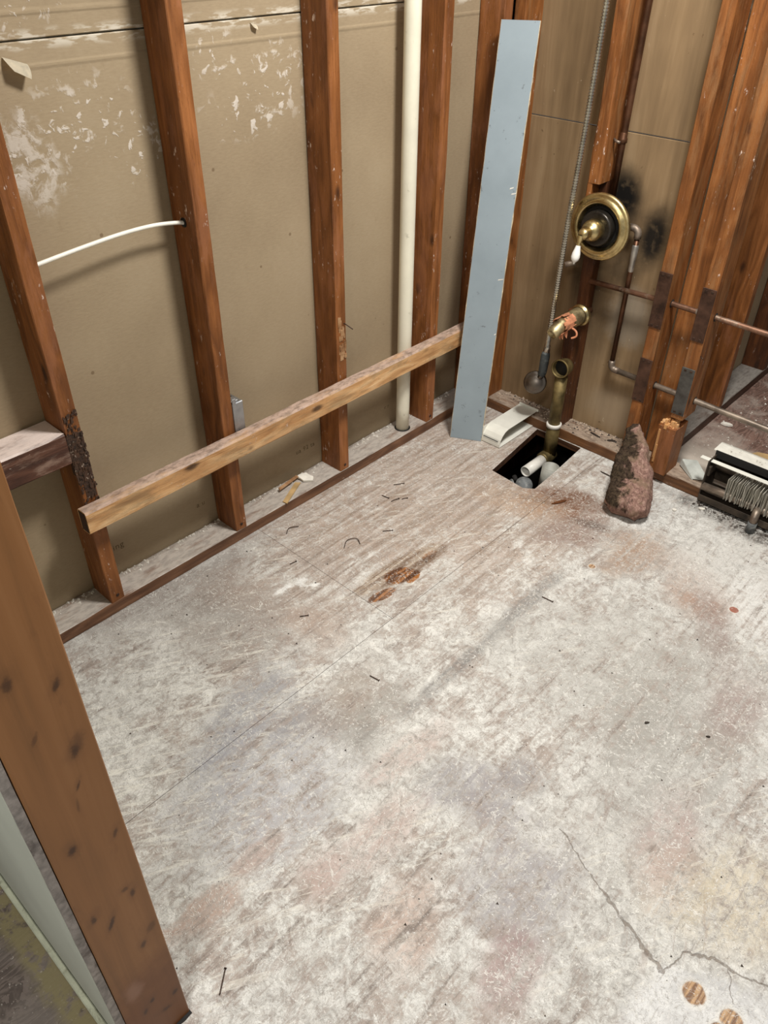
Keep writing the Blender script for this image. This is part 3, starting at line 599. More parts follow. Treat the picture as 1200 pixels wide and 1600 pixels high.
# partition studs
for i, (y, lb, mt) in enumerate([(.0008, 'flat stud face set back between the two studs with nail plates', 'stud_back'), (.42, 'stud of the far partition standing right behind the pipes', 'stud'), (.83, 'shadowy partition stud at the right edge beyond the pipes', 'stud_end'), (1.24, 'furthest partition stud at the right edge', 'stud_end')]):  # shadowy stud takes the dark wood: its shade is put into the colour
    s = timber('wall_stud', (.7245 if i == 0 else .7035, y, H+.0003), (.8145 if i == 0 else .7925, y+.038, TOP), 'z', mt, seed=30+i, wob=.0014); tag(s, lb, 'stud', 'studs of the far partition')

# door post at the left front
dp = empty('door_post', (.965, -2.1505, 0)); tag(dp, 'tall orange-brown timber post with dark knots in the left foreground', 'post')
timber('timber', (.965, -2.1505, .002), (1.003, -2.058, TOP), 'z', 'post', dp, seed=40, wob=.0006, bev=.0015)
bm = bmesh.new(); add_prism(bm, [(-.006, -.05, 0), (.039, -.05, 0), (.0445, -.012, 0), (.043, .003, 0), (-.006, .003, 0)], (0, 0, .0018)); link('base_shim', bm, 'flat_black', dp, (0, .0905, .0))

# block and rail
bk = timber('blocking', (.002, -2.05, .475), (D+.001, YS[0]-.002, .553), 'y', 'block', seed=41, wob=.002, bev=.004)
tag(bk, 'short weathered timber block with thick white dust on top, left of the leftmost stud', 'timber')
rail = empty('timber_rail', (D, -1.655, .30)); tag(rail, 'pale horizontal timber rail nailed across the left wall studs', 'timber')
timber('timber', (D+.002, -1.650, .300), (D+.040, -.135, .3625), 'y', 'rail', rail, seed=42, wob=.0018, bev=.005)
EG = simple('dark_end_grain', (62, 38, 24), .8, 0, var=.4, scale=60)
bm = bmesh.new(); add_box(bm, (.006, -.0015, .004), (.034, 0, .0585), .0005); link('end_grain', bm, EG, rail, tuple(Vector((D+.002, -1.650, .300))-rail.location))

# ------------------------------------------------------------------ pipe, cable, box, strip
pv = empty('plastic_pipe', (.052, -.463, .0)); tag(pv, 'cream plastic vent pipe standing upright between two studs', 'pipe')
tube('pipe', [(.052, -.463, H+.001+.08*i) for i in range(30)], .0225, 'pvc', pv, 28)
lathe('plate_hole', (.052, -.463, H+.0004), (0, 0, 1), [(0, .0275), (.0008, .027), (.001, 0)], 'flat_black', pv, 24)
cb = tube('electric_cable', smooth_path([(.060, YS[0]+.012, .906), (.060, -1.56, .912), (.058, -1.47, .919), (.053, -1.38, .9225), (.048, -1.30, .920), (.045, YS[1]-.015, .911), (.045, YS[1]+.01, .904)], 8), .0044, 'cable', seg=12)
tag(cb, 'white electric cable sagging between the two leftmost studs', 'cable')
bx = empty('junction_box', (.06, YS[1]+.039, .335)); tag(bx, 'small galvanised metal junction box on a stud, above the timber rail', 'electrical box')
box('box_body', (.036, YS[1]+.0395, .337), (.088, YS[1]+.075, .440), 'galv', bx, .002)
box('mounting_tab', (.060, YS[1]+.0388, .440), (.084, YS[1]+.062, .446), 'galv', bx, .0008); box('clamp_slot', (.046, YS[1]+.048, .4398), (.074, YS[1]+.066, .4412), 'flat_black', bx, 0)
box('box_flange', (.0885, YS[1]+.0388, .345), (.0905, YS[1]+.050, .455), 'galv', bx, .0005)

# blue-grey strip leaning in the corner
gb = empty('drywall_strip', (.22, -.32, 0)); tag(gb, 'tall narrow blue-grey painted drywall strip leaning in the corner', 'board')
BL, BR, TL, TR = Vector((.174, -.349, .001)), Vector((.272, -.296, .001)), Vector((.107, -.157, 1.231)), Vector((.202, -.106, 1.2315))
nrm = (BR-BL).cross(TL-BL).normalized()
if nrm.y > 0: nrm = -nrm
def strip(name, mat, o0, o1, inset, seg=46, seed=0):
    bm = bmesh.new(); rows = []
    for i in range(seg+1):
        t = i/seg; l = BL.lerp(TL, t); r = BR.lerp(TR, t); w = (r-l).normalized()
        jl = mnoise.noise(Vector((t*26, seed, 0)))*.0012; jr = mnoise.noise(Vector((t*30, seed+4, 0)))*.0022
        l2 = l+w*(inset+jl); r2 = r-w*(inset+jr)
        rows.append([bm.verts.new(q-gb.location) for q in (l2+nrm*o0, r2+nrm*o0, r2+nrm*o1, l2+nrm*o1)])
    for a, b in zip(rows, rows[1:]):
        for k in range(4): bm.faces.new((a[k], a[(k+1) % 4], b[(k+1) % 4], b[k]))
    bm.faces.new(list(reversed(rows[0]))); bm.faces.new(rows[-1]); bmesh.ops.recalc_face_normals(bm, faces=bm.faces[:])
    return link(name, bm, mat, gb)
strip('gypsum_core', 'board_core', -.0125, -.0012, 0., seed=1)['label'] = 'pale ragged gypsum edge'
strip('painted_face', 'board', -.0011, .0, .0012, seed=5)
def strip_pt(u, v): return BL.lerp(BR, u).lerp(TL.lerp(TR, u), v)
for (u, v, l) in ((.82, .44, .018), (.8, .655, .012), (.86, .643, .016), (.93, .30, .006)):
    bm = bmesh.new(); P = strip_pt(u, v); w = (BR-BL).normalized(); h = (TL-BL).normalized()
    add_prism(bm, [P-gb.location, P+w*l*.9+h*.004-gb.location, P+w*l+h*.007-gb.location, P+w*l*.1+h*.004-gb.location], nrm*.0006); link('paint_nick', bm, 'plaster', gb)

# ------------------------------------------------------------------ plumbing
# hand shower
hs = empty('hand_shower', (.36, -.13, .17)); tag(hs, 'hand shower with ribbed chrome hose hanging in front of the panel', 'shower')
hp = smooth_path([(.408, -.128, 1.95), (.407, -.130, 1.45), (.4065, -.130, 1.25), (.400, -.130, .98), (.390, -.130, .76), (.384, -.130, .55), (.380, -.130, .385)], 60)
# resample with ribs
L = [0]
for a, b in zip(hp, hp[1:]): L.append(L[-1]+(b-a).length)
def at(s):
    for i in range(len(L)-1):
        if L[i+1] >= s: return hp[i].lerp(hp[i+1], (s-L[i])/(L[i+1]-L[i]))
    return hp[-1]
path = []; rad = []; s = 0; k = 0
while s < L[-1]:
    path.append(at(s)); rad.append((.0086, .0086, .0060, .0060)[k % 4]); s += (.0040, .0006, .0024, .0006)[k % 4]; k += 1
tube('hose', path, rad, 'hose', hs, 10, smooth=False)
ax = Vector((-.004, .0, -1)).normalized(); top = Vector((.380, -.130, .39))
lathe('hose_connector', top, ax, [(0, .0072), (.002, .0085), (.045, .0085), (.05, .0105), (.072, .0115), (.074, .010)], 'hose', hs, 20)
tube('grip', smooth_path([(.3795, -.130, .320), (.379, -.132, .298), (.379, -.134, .270), (.379, -.136, .246), (.379, -.138, .232)], 4), [.0105, .0125, .0140, .0148, .0150, .0150, .0150, .0150, .0148, .0146, .0144, .0140, .0136, .0132, .012, .0100, .008], 'handle', hs, 18)
hc = Vector((.360, -.140, .203)); face = Vector((.30, -.75, .42)).normalized()
lathe('spray_head', hc, face, [(-.030, 0), (-.028, .013), (-.019, .027), (-.006, .0360), (.004, .0385), (.009, .0385), (.013, .0362), (.0125, .032), (.018, .025), (.022, .013), (.0235, 0)], 'chrome', hs, 36)
tube('neck', smooth_path([(.379, -.138, .238), (.374, -.139, .226), (.366, -.139, .212)], 4), .009, 'chrome', hs, 14)

# mixing valve
VC = Vector((.478, -.095, .738)); ay = Vector((0, -1, 0))
mv = empty('shower_valve', tuple(VC)); tag(mv, 'round brass shower valve trim with a white porcelain lever', 'valve')
lathe('escutcheon', VC, ay, [(-.002, .060), (-.002, .092), (.001, .0955), (.006, .0960), (.010, .0935), (.012, .090), (.011, .086), (.014, .0825), (.018, .078), (.0195, .073), (.018, .068), (.014, .0655), (.010, .0625), (.004, .060), (-.002, .060)], 'brass', mv, 64)
lathe('shadow_plate', VC, ay, [(-.004, .064), (.002, .0635), (.0025, 0)], 'flat_black', mv, 40)
lathe('valve_disc', VC, ay, [(.003, .050), (.026, .050), (.030, .0485), (.0315, .044), (.030, .036), (.030, 0)], 'black', mv, 48)
lathe('hub', VC, ay, [(.028, .030), (.032, .031), (.050, .0305), (.060, .028), (.067, .022), (.070, .016), (.078, .0145), (.086, .0165), (.094, .0165), (.101, .0125), (.104, .006), (.1045, 0)], 'brass', mv, 36)
kb = VC+Vector((-.004, -.100, -.006))
lathe('lever_neck', kb, (-.06, -.10, -1), [(-.004, .009), (.006, .0095), (.012, .0075), (.018, .0062), (.022, .0075), (.024, .007)], 'brass', mv, 20)
lv = lathe('lever', kb, (-.06, -.10, -1), [(.022, .0062), (.026, .0068), (.036, .0088), (.048, .0118), (.058, .0128), (.066, .0112), (.071, .007), (.074, .0035), (.079, .0028), (.080, 0)], 'porcelain', mv, 24); lv['label'] = 'white porcelain drop lever'
lathe('valve_body', (.478, -.050, .738), ay, [(-.03, .03), (.04, .03), (.042, 0)], 'copper_dark', mv, 20)
tube('capped_stub', [(.405, -.075, .607), (.392, -.085, .604), (.380, -.095, .600)], .0085, 'copper_grey', mv, 12)
tube('shower_branch', [(.470, -.040, .80), (.470, -.040, .77), (.475, -.045, .745)], .0085, 'copper_dark', mv, 12)

ri = empty('copper_riser', (.470, -.040, .80)); tag(ri, 'dark copper pipe running up beside the notched stud', 'pipe')
tube('pipe', [(.470, -.040, .80), (.472, -.040, .97), (.476, -.040, 1.30), (.480, -.040, TOP)], .0095, 'copper_dark', ri, 16)
lathe('coupling', (.4715, -.040, .955), (0, 0, 1), [(0, .0095), (.001, .0125), (.012, .0125), (.014, .0108), (.026, .0108), (.028, .0095)], 'copper_dark', ri, 18)
tube('strap', [(.448, -.046, .962), (.458, -.053, .960), (.4715, -.054, .958)], .004, 'copper_grey', ri, 8)

# cold feed: valve -> elbow -> down -> elbow -> along the wall to the right
def elbow(name, c, d1, d2, r, mat, par, R=.016):
    c = Vector(c); d1 = Vector(d1); d2 = Vector(d2); P = [c+d1*(R+.012), c+d1*R]+[c+d1*R*(1-math.sin(a))+d2*R*(1-math.cos(a)) for a in (.3, .6, .9, 1.2)]+[c+d2*R, c+d2*(R+.012)]
    return tube(name, P, r, mat, par, 14)
PY = -.050
PV = -.030
cf = empty('copper_pipe', (.567, PV, .735)); tag(cf, 'copper pipe dropping from the valve by two elbows, then running low through the studs', 'pipe')
tube('pipe', [(.52, PV, .738), (.555, PV, .737)], .0082, 'copper_grey', cf); elbow('elbow', (.567, PV, .736), (-1, 0, 0), (0, 0, -1), .0105, 'copper_grey', cf)
tube('pipe', [(.567, PV, .722), (.567, PV, .560), (.566, PV, .305)], .0078, 'copper_dark', cf)
lathe('solder_joint', (.567, PV, .690), (0, 0, -1), [(0, .0078), (.004, .0098), (.04, .0098), (.045, .009), (.075, .0085), (.08, .0078)], 'solder', cf, 14)
elbow('elbow', (.566, PV, .288), (0, 0, 1), (1, 0, 0), .0105, 'copper_grey', cf)
tube('pipe', [(.58, PV, .2875), (.80, PV, .2835), (1.0, PV, .278), (1.5, PV, .264), (2.9, PV, .262)], .0092, 'copper_grey', cf)
hf = empty('copper_pipe', (.452, PY, .555)); tag(hf, 'upper copper pipe running level through both nail-plated studs', 'pipe')
tube('pipe', [(.449, PY, .555), (.70, PY, .561), (1.0, PY, .556), (1.5, PY, .548), (2.9, PY, .545)], .0080, 'copper', hf)
lathe('coupling', (.80, PY, .5596), (1, 0, 0), [(0, .008), (.002, .0095), (.014, .0095), (.016, .008)], 'solder', hf, 14)
for (par, x, z, y_) in ((sB, XB+.0385, .561, PY), (sC, XC+.0405, .559, PY), (sB, XB+.0385, .286, PV), (sC, XC+.0405, .2825, PV)):
    lathe('pipe_hole', (x, y_, z), (1, 0, 0), [(0, .0125), (.0006, .012), (.0008, 0)], 'flat_black', par, 18)

# tub spout
SP = Vector((.464, -.098, .463)); sd = Vector((-.06, -1, -.02)).normalized()
sp = empty('tub_spout', tuple(SP)); tag(sp, 'brass tub spout wrapped with a torn orange sleeve below the valve', 'spout')
lathe('flange', SP, sd, [(-.006, .022), (-.006, .0315), (0, .034), (.005, .0345), (.008, .0325), (.010, .0295), (.016, .0285)], 'brass', sp, 40)
lathe('spout_body', SP, sd, [(.008, .0275), (.040, .0265), (.066, .0225), (.080, .0195), (.081, 0)], 'brass_old', sp, 32)
tip = SP+sd*.102; td = Vector((-.10, -1, -.52)).normalized()
lathe('spout_tip', tip, td, [(-.02, 0), (-.02, .0165), (0, .0205), (.030, .0205), (.046, .0185), (.048, .0150), (.040, .0140), (.04, 0)], 'brass_old', sp, 28)
bm = bmesh.new()
for q in range(12):
    a = q/12*2*math.pi; x, y = frame_of(sd)
    for (rad_, h0, h1) in ((.0225, .064, .112),):
        p0 = sd*(h0+random.uniform(-.008, .004)); p1 = sd*(h1+random.uniform(-.012, .012)); d = x*math.cos(a)+y*math.sin(a); t_ = -x*math.sin(a)+y*math.cos(a)
        j = random.uniform(.9, 1.25); add_prism(bm, [p0+d*rad_-t_*.007, p0+d*rad_+t_*.007, p1+d*rad_*j+t_*.005, p1+d*rad_*j-t_*.006], d*.0015)
for q in range(5):
    p0 = sd*random.uniform(.085, .105)+Vector((random.uniform(-.01, .012), 0, -.018)); add_prism(bm, [p0, p0+Vector((.010, 0, -.002)), p0+Vector((.012, -.004, -.020-random.random()*.012)), p0+Vector((.002, -.004, -.016))], (0, -.0015, 0))
p0 = sd*.075+Vector((.018, 0, -.012)); add_tube(bm, smooth_path([p0, p0+Vector((.022, -.004, -.006)), p0+Vector((.026, -.006, -.020)), p0+Vector((.012, -.008, -.030))], 4), .003, 8)
link('torn_sleeve', bm, 'tape', sp)
tube('supply_nipple', [tuple(SP-sd*.004), tuple(SP-sd*.05)], .010, 'copper_dark', sp)

# overflow and drain
PX, PYD = .448, -.128
dr = empty('bath_drain', (PX, PYD, -.1)); tag(dr, 'olive brass bath drain tube with an open tee, dropping into the floor hole', 'drain')
tube('tube', [(PX, PYD, .252), (PX, PYD, .06)], .0205, 'drainbrass', dr, 24)
TC = Vector((PX, PYD+.004, .285)); ta = Vector((.02, -1, .10)).normalized()
lathe('open_tee', TC, ta, [(-.020, .0), (-.020, .025), (.0, .029), (.018, .0295), (.019, .0312), (.026, .0312), (.027, .0275), (.02, .0265), (-.012, .025), (-.012, 0)], 'drainbrass', dr, 32)
lathe('tee_mouth', TC+ta*.006, ta, [(0, .0262), (.001, .026), (.0012, 0)], 'flat_black', dr, 24)  # black disc paints the dark inside of the tee
lathe('white_collar', (PX, PYD, .062), (0, 0, 1), [(0, .0215), (.001, .0255), (.012, .0262), (.014, .024), (.014, .0205)], 'whitepipe', dr, 28)
lathe('lower_sleeve', (PX, PYD, -.055), (0, 0, 1), [(0, .020), (0, .0235), (.112, .0228), (.114, .0205)], 'drainbrass', dr, 28)
EL = Vector((PX, PYD-.004, -.056)); ed = Vector((-.02, -1, -.02)).normalized()
lathe('threaded_nut', EL, ed, [(-.02, 0), (-.02, .023), (.006, .0245)]+[(.008+i*.003, .0245+(.0016 if i % 2 else -.0008)) for i in range(10)]+[(.040, .0225), (.040, 0)], 'drainbrass', dr, 28)
lathe('white_tailpiece', EL+ed*.038, ed, [(0, .0), (0, .0195), (.098, .0195), (.098, .0165), (.06, .0165), (.06, 0)], 'whitepipe', dr, 28)
lathe('tailpiece_mouth', EL+ed*.105, ed, [(0, .0162), (.001, .016), (.0012, 0)], 'flat_black', dr, 20)
tr = empty('drain_trap', (.475, -.33, -.09)); tag(tr, 'grey rubber trap coupling at the near edge of the floor hole', 'drain')
lathe('coupling', (.507, -.372, -.035), (.25, -.35, .5), [(-.03, 0), (-.03, .026), (-.012, .0285), (-.008, .025), (.004, .025), (.008, .0285), (.018, .028), (.024, .018), (.026, 0)], 'greypipe', tr, 28)
tube('trap_arm', smooth_path([(.497, -.372, -.07), (.47, -.35, -.10), (.45, -.31, -.12)], 5), .022, 'greypipe', tr, 16)
tube('clamp_screw', [(.457, -.372, -.035), (.472, -.382, -.04)], .007, 'greypipe', tr, 10)
tube('clamp_screw', [(.455, -.352, -.03), (.470, -.362, -.035)], .008, 'flat_black', tr, 10)
ds = empty('drain_stub', (.51, -.275, -.10)); tag(ds, 'open cut-off white pipe stub standing in the floor hole', 'pipe')
lathe('stub', (.515, -.235, -.115), (.05, .03, 1), [(0, 0), (0, .029), (.095, .029), (.095, .0255), (.02, .0255), (.02, 0)], 'greypipe2', ds, 30)

# ------------------------------------------------------------------ loose things
# white enamelled heater cover end: bent sheet, open on its right side
hc_ = empty('heater_cover_end', (.305, -.18, .0)); tag(hc_, 'bent white enamelled cover piece lying open beside the floor hole', 'cover')
prof = [(-.072, .0515), (-.076, .056), (-.245, .0565), (-.262, .052), (-.276, .042), (-.286, .028), (-.290, .012), (-.290, .0015), (-.072, .0015)]
def sheet(name, prof, x0, x1, th, mat, par, closed=False):
    bm = bmesh.new(); n = len(prof); rows = []
    for i, (y, z) in enumerate(prof):
        a = Vector(prof[max(i-1, 0)]); b = Vector(prof[min(i+1, n-1)]); d = (b-a).normalized(); nn = Vector((d.y, -d.x))*th
        rows.append([bm.verts.new(Vector(q)-par.location) for q in ((x0, y, z), (x1, y, z), (x1, y+nn.x, z+nn.y), (x0, y+nn.x, z+nn.y))])
    for a, b in zip(rows, rows[1:]):
        for k in range(4): bm.faces.new((a[k], a[(k+1) % 4], b[(k+1) % 4], b[k]))
    bm.faces.new(rows[0]); bm.faces.new(list(reversed(rows[-1]))); bmesh.ops.recalc_face_normals(bm, faces=bm.faces[:])
    return link(name, bm, mat, par)
sheet('bent_shell', prof, .262, .338, -.0012, 'white', hc_)
box('end_wall', (.262, -.288, .002), (.2635, -.074, .055), 'white', hc_, 0)
box('slot', (.268, -.2912, .022), (.330, -.2900, .0245), 'flat_black', hc_, 0)
box('lip', (.264, -.078, .0565), (.345, -.0765, .066), 'white', hc_, .0004)
hc_.location = (.311, -.18, .0012)

# pink insulation
def insulation():
    o_ = Vector((.852, -.352, 0)); bm = bmesh.new()
    nx, ny, nz_ = 14, 8, 24; rows = {}
    # a wedge-shaped batt leaning back onto the stud
    lean = Vector((-.122, .222, .172))
    wdir = Vector((1, .16, 0)).normalized(); tdir = wdir.cross(lean.normalized())
    def P(u, v, t):     # u width -1..1, v thickness -1..1, t length 0..1
        w = .068*(1-.72*t**1.1)+.014*math.sin(t*3.1); th = .046*(1-.55*t)
        q = lean*t + wdir*u*w + tdir*v*th + Vector((0, 0, .016+.024*max(0, 1-t*5)*.2))
        q += wdir*(.012*math.sin(t*3.1)) + Vector((0, 0, .010))*max(0, 1-3*t)*max(0, -v)
        nn = Vector((mnoise.noise(q*22), mnoise.noise(q*22+Vector((9, 0, 0))), mnoise.noise(q*22+Vector((0, 9, 0)))))*.010
        n2 = Vector((mnoise.noise(q*70), mnoise.noise(q*70+Vector((9, 0, 0))), mnoise.noise(q*70+Vector((0, 9, 0)))))*.0045
        q += nn+n2; q.z = max(q.z, .001); return q
    def rnd(u, v):      # rounded square section
        m = max(abs(u), abs(v)); l = math.hypot(u, v)
        if l == 0: return u, v
        k = (m/l)*.45+.55; return u*k, v*k
    prev = None; n = 44
    for i in range(nz_*2+1):
        t = i/(nz_*2); end = min(1., .55+min(t, 1-t)*5.5); ring = []
        for k in range(n):
            a = 2*math.pi*k/n; c_, s_ = math.cos(a), math.sin(a); m = max(abs(c_), abs(s_)); u, v = rnd(c_/m, s_/m)
            ring.append(bm.verts.new(P(u*end, v*end, t)))
        if prev:
            for k in range(n): bm.faces.new((prev[k], prev[(k+1) % n], ring[(k+1) % n], ring[k]))
        else: bm.faces.new(list(reversed(ring)))
        prev = ring
    bm.faces.new(prev); bmesh.ops.recalc_face_normals(bm, faces=bm.faces[:])
    # loose fibres
    body = link('insulation_batt', bm, 'insul', None, tuple(o_), True); tag(body, 'torn chunk of pink and sooty glass wool insulation leaning on a stud', 'insulation')
    bm = bmesh.new()
    for q in range(420):
        u, v, t = random.uniform(-1, 1), random.uniform(-1, 1), random.uniform(.02, .95)
        if random.random() < .5: u = math.copysign(1, u)
        else: v = math.copysign(1, v)
        u, v = rnd(u, v); p = P(u, v, t); d = (wdir*u+tdir*v).normalized(); e = p+d*random.uniform(.003, .010)+Vector((random.uniform(-1, 1), random.uniform(-1, 1), random.uniform(-1, 1)))*.006
        s_ = d.cross(Vector((.3, .2, 1))).normalized()*.0006
        if e.z < .001: e.z = .001
        vs_ = [bm.verts.new(x) for x in (p-s_, p+s_, e)]; bm.faces.new(vs_)
    f = link('loose_fibres', bm, 'insul', body); f['kind'] = 'stuff'
insulation()

# baseboard heater
ht = empty('baseboard_heater', (1.12, -.06, 0)); tag(ht, 'stripped baseboard heater with dusty fins and chipped white cover at right edge', 'heater')
X1 = 1.75
box('back_panel', (.975, -.012, H+.001), (X1, -.009, .160), 'rust', ht, .0005)
box('top_cover', (.962, -.052, .160), (X1, .004, .1645), 'white_dirty', ht, .0008)
box('cover_lip', (.970, -.0535, .139), (X1, -.0512, .1645), 'flat_black', ht, .0005)
box('damper_blade', (.941, -.092, .1415), (X1, -.076, .1450), 'white', ht, .0008)
box('front_bracket', (.972, -.105, .020), (.976, -.012, .150), 'rust', ht, .0006)
box('bracket_arm', (.976, -.098, .095), (.984, -.020, .128), 'rust', ht, .0012)
tube('return_pipe', [(.985, -.050, .115), (1.2, -.050, .113), (X1, -.050, .112)], .013, 'rust', ht)
tube('heating_pipe', [(.974, -.098, .056), (1.05, -.096, .057), (X1, -.094, .055)], .0125, 'copper_grey', ht)
fm = bmesh.new(); add_box(fm, (-.0004, -.034, -.036), (.0004, .034, .036)); me = bpy.data.meshes.new('fin'); fm.to_mesh(me); fm.free(); me.materials.append(M['fin'])
x = 1.052
while x < X1-.01:
    f = bpy.data.objects.new('fin', me); COL.objects.link(f); f.parent = ht; f.location = (x-1.12, -.086+.06+random.uniform(-.001, .001), .090+random.uniform(-.0015, .0015)); f.rotation_euler = (0, random.uniform(-.10, .10), random.uniform(-.07, .07)); x += .0052
box('bottom_tray', (.975, -.112, .021), (X1, -.012, .0245), 'rust', ht, .0006); box('tray_lip', (.975, -.114, .012), (X1, -.112, .034), 'rust', ht, .0004)
tube('riser_pipe', [(1.158, -.142, .001), (1.157, -.140, .045), (1.155, -.128, .060), (1.153, -.112, .062)], .0118, 'copper_grey', ht)
lathe('pipe_sleeve', (1.158, -.142, .001), (0, 0, 1), [(0, .012), (0, .0135), (.034, .0135), (.036, .012)], 'greypipe', ht, 20)
tube('riser_pipe', [(1.25, -.150, .001), (1.25, -.148, .045), (1.25, -.12, .060)], .0118, 'copper_grey', ht)
# pale sheet metal scrap beside the broken stud
ms = empty('sheet_metal_scrap', (.92, -.03, H)); tag(ms, 'bent pale sheet metal scrap lying between broken stud and heater', 'scrap')
bm = bmesh.new(); add_prism(bm, [(-.055, .015, .026), (-.016, .040, .026), (.052, -.010, .004), (.010, -.034, .004)], (0, 0, .0012)); link('sheet', bm, 'sheetmetal', ms)
bm = bmesh.new(); add_prism(bm, [(-.055, .015, .026), (.010, -.034, .004), (.010, -.036, .001), (-.057, .012, .006)], (-.0008, -.001, 0)); link('folded_edge', bm, 'sheetmetal', ms)

# debris
def flake(name, c, size, th, mat, rz=0, tilt=(0, 0), n=7, curl=0., corner=0.):
    bm = bmesh.new(); pts_ = []
    for k in range(n):
        a = [corner, math.pi-corner, math.pi+corner*.9, -corner*1.1][k] if corner else 2*math.pi*k/n
        rr_ = 1+random.uniform(-.28, .22)*(.4 if corner else 1); x_, y_ = math.cos(a)*size[0]*rr_, math.sin(a)*size[1]*rr_; pts_.append(Vector((x_, y_, curl*(x_/size[0])**2)))
    add_prism(bm, pts_, (0, 0, th)); o = link(name, bm, mat, None, c); o.rotation_euler = (tilt[0], tilt[1], rz); return o
# drywall chips on the wall
for (y, z, lb) in ((-1.499, 1.250, 'curled flap of torn paper on the drywall at the upper left'), (-.94, 1.268, 'small dark torn paper flap beside the cable stud top')):
    bm = bmesh.new(); n = 8; w = .022 if y < -1.2 else .009; rows = []
    for i in range(n+1):
        t = i/n; a = t*2.2; rows.append([bm.verts.new(((.001+.017*math.sin(a*.55)+.004*t)*(w/.022), s_*w*(1-.35*t*t), (-.016*t-.010*(1-math.cos(a*.5)))*(w/.022)-.35*s_*w)) for s_ in (-1, -.4, .3, 1)])
    for a_, b_ in zip(rows, rows[1:]):
        for k in range(3): bm.faces.new((a_[k], a_[k+1], b_[k+1], b_[k]))
    bmesh.ops.solidify(bm, geom=bm.faces[:], thickness=.0015); bmesh.ops.recalc_face_normals(bm, faces=bm.faces[:])
    o = link('paper_flap', bm, 'paper', wl, (0.0003, y, z))
# chips on the left plate
c = flake('card_scrap', (.062, -.985, H+.0015), (.060, .022), .0025, 'card', 2.05, (0, .0), 4, corner=.4); tag(c, 'flat tan cardboard scrap lying on the left bottom plate', 'scrap')
c = flake('plaster_chip', (.040, -.905, H+.004), (.026, .017), .006, 'plaster', .6, (.12, .1), 11); tag(c, 'rough white plaster chip at the foot of the middle stud', 'plaster chip')
c = flake('wood_chip', (.026, -.965, H+.010), (.050, .012), .004, 'chip', 1.72, (.35, 0), 4, corner=.45); tag(c, 'brown wood chip propped against the drywall on the bottom plate', 'wood chip')
def nail(p, a, l, lb, bent=0., z=0.):
    e = empty('nail', (p[0], p[1], z+.0022)); tag(e, lb, 'nail', 'nails lying on the floor'); d = Vector((math.cos(a), math.sin(a), 0)); q = Vector((-d.y, d.x, 0))
    tube('shank', smooth_path([tuple(e.location-d*l/2), tuple(e.location+q*bent*l), tuple(e.location+d*l/2)], 5), .0012, 'nail', e, 8)
    lathe('head', e.location+d*l/2, d, [(0, .0028), (.001, .0028), (.0012, 0)], 'nail', e, 12)
nail((1.007, -1.992), 2.25, .042, 'single nail lying on the floor close to the foreground post')
nail((.236, -.684), 1.0, .034, 'nail lying nearest the plastic pipe on the floor'); nail((.251, -.764), .15, .026, 'leftmost of three short nails lying together below the rail')
nail((.285, -.756), 1.3, .028, 'middle of three short nails lying together below the rail', .05); nail((.302, -.730), 1.1, .018, 'rightmost and shortest of three nails lying together', .12)
nail((.372, -.884), .9, .030, 'thin nail lying between the nail cluster and the bare orange patch'); nail((.882, -.804), .1, .032, 'dark nail on the floor right of the grey smudge')
nail((.732, -1.321), .15, .026, 'dark nail lying in the middle of the floor below the orange patch'); nail((.454, -1.295), .95, .022, 'short nail left of the bare orange patch, beyond the white splash')
nail((.276, -1.174), 1.4, .020, 'tiny dark nail between the left plate and the white splash')
for (pts_, lb) in (([(.165, -1.10, .002), (.152, -1.078, .004), (.165, -1.052, .002)], 'thin curved wire scrap on the floor near the left plate'), ([(.335, -1.030, .002), (.318, -1.0, .004), (.332, -.975, .004), (.356, -.985, .003)], 'thin looped wire scrap on the floor beyond the orange patch')):
    o = tube('wire_scrap', smooth_path(pts_, 6), .0011, 'nail', None, 6); tag(o, lb, 'wire')
sl = []
for i, (p_, s_, rz, mt, lb) in enumerate([((.845, -.225), (.028, .0035), .35, 'chip', 'pale wood splinter lying left of the insulation'), ((.690, -.175), (.02, .002), -.1, 'crumb_dark', 'dark thin splinter on the floor right of the hole'), ((.72, -.150), (.022, .002), .1, 'crumb_dark', 'upper dark splinter on the floor right of the hole'), ((.945, -.20), (.008, .006), .4, 'plaster', 'small white plaster crumb on the floor in front of the plate'), ((1.005, -.135), (.010, .007), .4, 'plaster', 'white plaster crumb under the left end of the heater'), ((.665, -.41), (.03, .006), 1.1, 'stud_end', 'dark brown splinter standing off the rusty scuff by the hole'), ((1.395, -.93), (.0045, .0022), .5, 'crumb_dark', 'dark chip on the floor at the right'), ((1.275, -.99), (.006, .0025), .8, 'crumb_dark', 'black chip on the speckled floor area right of centre')]):
    c = flake('floor_chip', (p_[0], p_[1], .0012), s_, .003, mt, rz, n=6); tag(c, lb, 'chip')
for i, (p_, z_, s_, rz, lb) in enumerate([((.565, -.045), H, (.02, .0025), -.15, 'dark stick lying on the back plate right of the drain'), ((.625, -.04), H, (.018, .003), .6, 'dark stick lying on the back plate near the insulation'), ((.395, -.03), H, (.016, .0025), .9, 'dark stick on the back plate left of the drain'), ((.385, -.045), H, (.016, .0025), 2.2, 'dark crossed stick on the back plate under the hand shower')]):
    c = flake('stick_scrap', (p_[0], p_[1], z_+.0012), s_, .004, 'crumb_dark', rz, n=6); tag(c, lb, 'stick')
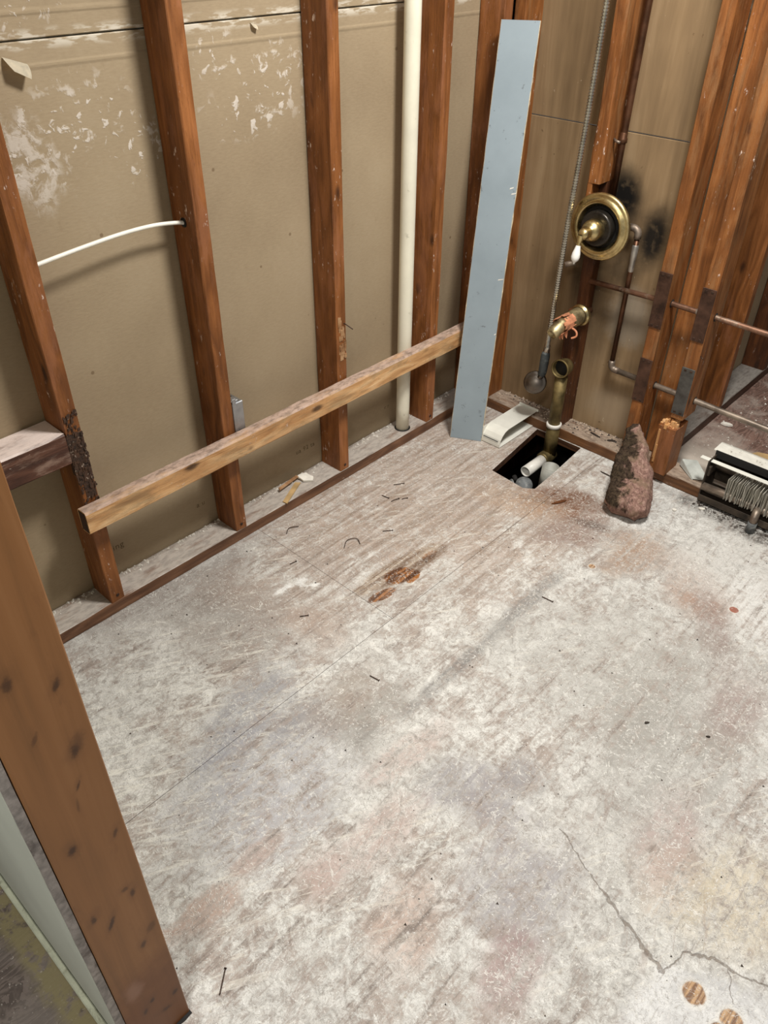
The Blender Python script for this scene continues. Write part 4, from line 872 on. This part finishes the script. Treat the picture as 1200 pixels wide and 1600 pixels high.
# far room rubble
c = flake('crumpled_paper', (1.085, .205, .002), (.035, .028), .018, 'plaster', .4, n=9, curl=.01); tag(c, 'crumpled white scrap on the far room floor behind the heater', 'scrap')
c = flake('card_scrap', (1.03, .275, .002), (.06, .035), .004, 'card', .2, n=6); tag(c, 'tan card scrap on the far room floor behind the heater', 'scrap')
c = flake('plaster_chip', (.845, .40, .002), (.018, .010), .007, 'plaster', .2, n=7); tag(c, 'white plaster chip beside the far partition plate', 'plaster chip')
c = tube('wire_scrap', smooth_path([(.87, .06, .002), (.92, .03, .012), (.955, .05, .006), (.965, .02, .004)], 6), .0016, 'crumb_dark', None, 6); tag(c, 'dark bent wire lying behind the heater end', 'wire')

# crumbs nobody could count
def crumbs(name, label, mats, gen, n, smin, smax, share=(1.,)):
    bm = bmesh.new()
    for q in range(n):
        mi = 0 if random.random() < share[0] else 1
        x_, y_, z_ = gen(); s_ = smin+(smax-smin)*random.random()**3; b0 = [Vector((random.uniform(-1, 1), random.uniform(-1, 1), 0))*s_ for _ in range(3)]
        v = [bm.verts.new(Vector((x_, y_, z_))+q_) for q_ in (Vector((s_, 0, 0)), Vector((-s_*.6, s_*.9, 0)), Vector((-s_*.5, -s_*.8, 0)))]+[bm.verts.new((x_+random.uniform(-.3, .3)*s_, y_+random.uniform(-.3, .3)*s_, z_+s_*random.uniform(.5, 1.1)))]
        for f in ((0, 1, 3), (1, 2, 3), (2, 0, 3)): bm.faces.new([v[i] for i in f]).material_index = mi
    bmesh.ops.recalc_face_normals(bm, faces=bm.faces[:])
    mats = mats if isinstance(mats, tuple) else (mats,)
    o = link(name, bm, mats[0]); o['label'] = label; o['category'] = 'debris'
    for m_ in mats[1:]: o.data.materials.append(M[m_])
    o['kind'] = 'stuff'; return o
def g_left(): return (min(.085, abs(random.gauss(0, .012))+.004), random.uniform(-2.0, -.16), H+.0005)
def g_back(): return (random.uniform(.15, .70), -min(.084, abs(random.gauss(0, .03))+.002), H+.0006)
def g_floor():
    while True:
        x_, y_ = random.uniform(.1, 2.0), random.uniform(-2.1, -.1)
        if (.34 < x_ < .59 and y_ > -.45) or (x_ < .36 and y_ > -.40) or y_ > -.20: continue
        return x_, y_, .0002
crumbs('plaster_crumbs', 'white plaster crumbs along the foot of the left drywall', 'plaster', g_left, 520, .0015, .007)
crumbs('rubble_crumbs', 'pale and dark rubble crumbs on the back bottom plate', ('rubble', 'crumb_dark'), g_back, 720, .0010, .0065, (.72,))
crumbs('floor_grit', 'white and dark grit specks scattered over the whole floor', ('plaster', 'crumb_dark'), g_floor, 1700, .0007, .0036, (.68,))
crumbs('heater_dirt', 'dark dirt heaped under the baseboard heater', 'crumb_dark', lambda: (random.uniform(.97, 1.75), -.118+abs(random.gauss(0, .02))-.03*random.random(), .0003), 620, .0015, .007)
crumbs('far_room_crumbs', 'pale crumbs on the far room floor', 'plaster', lambda: (random.uniform(.81, 1.3), random.uniform(.02, .7), .0), 320, .0012, .006)
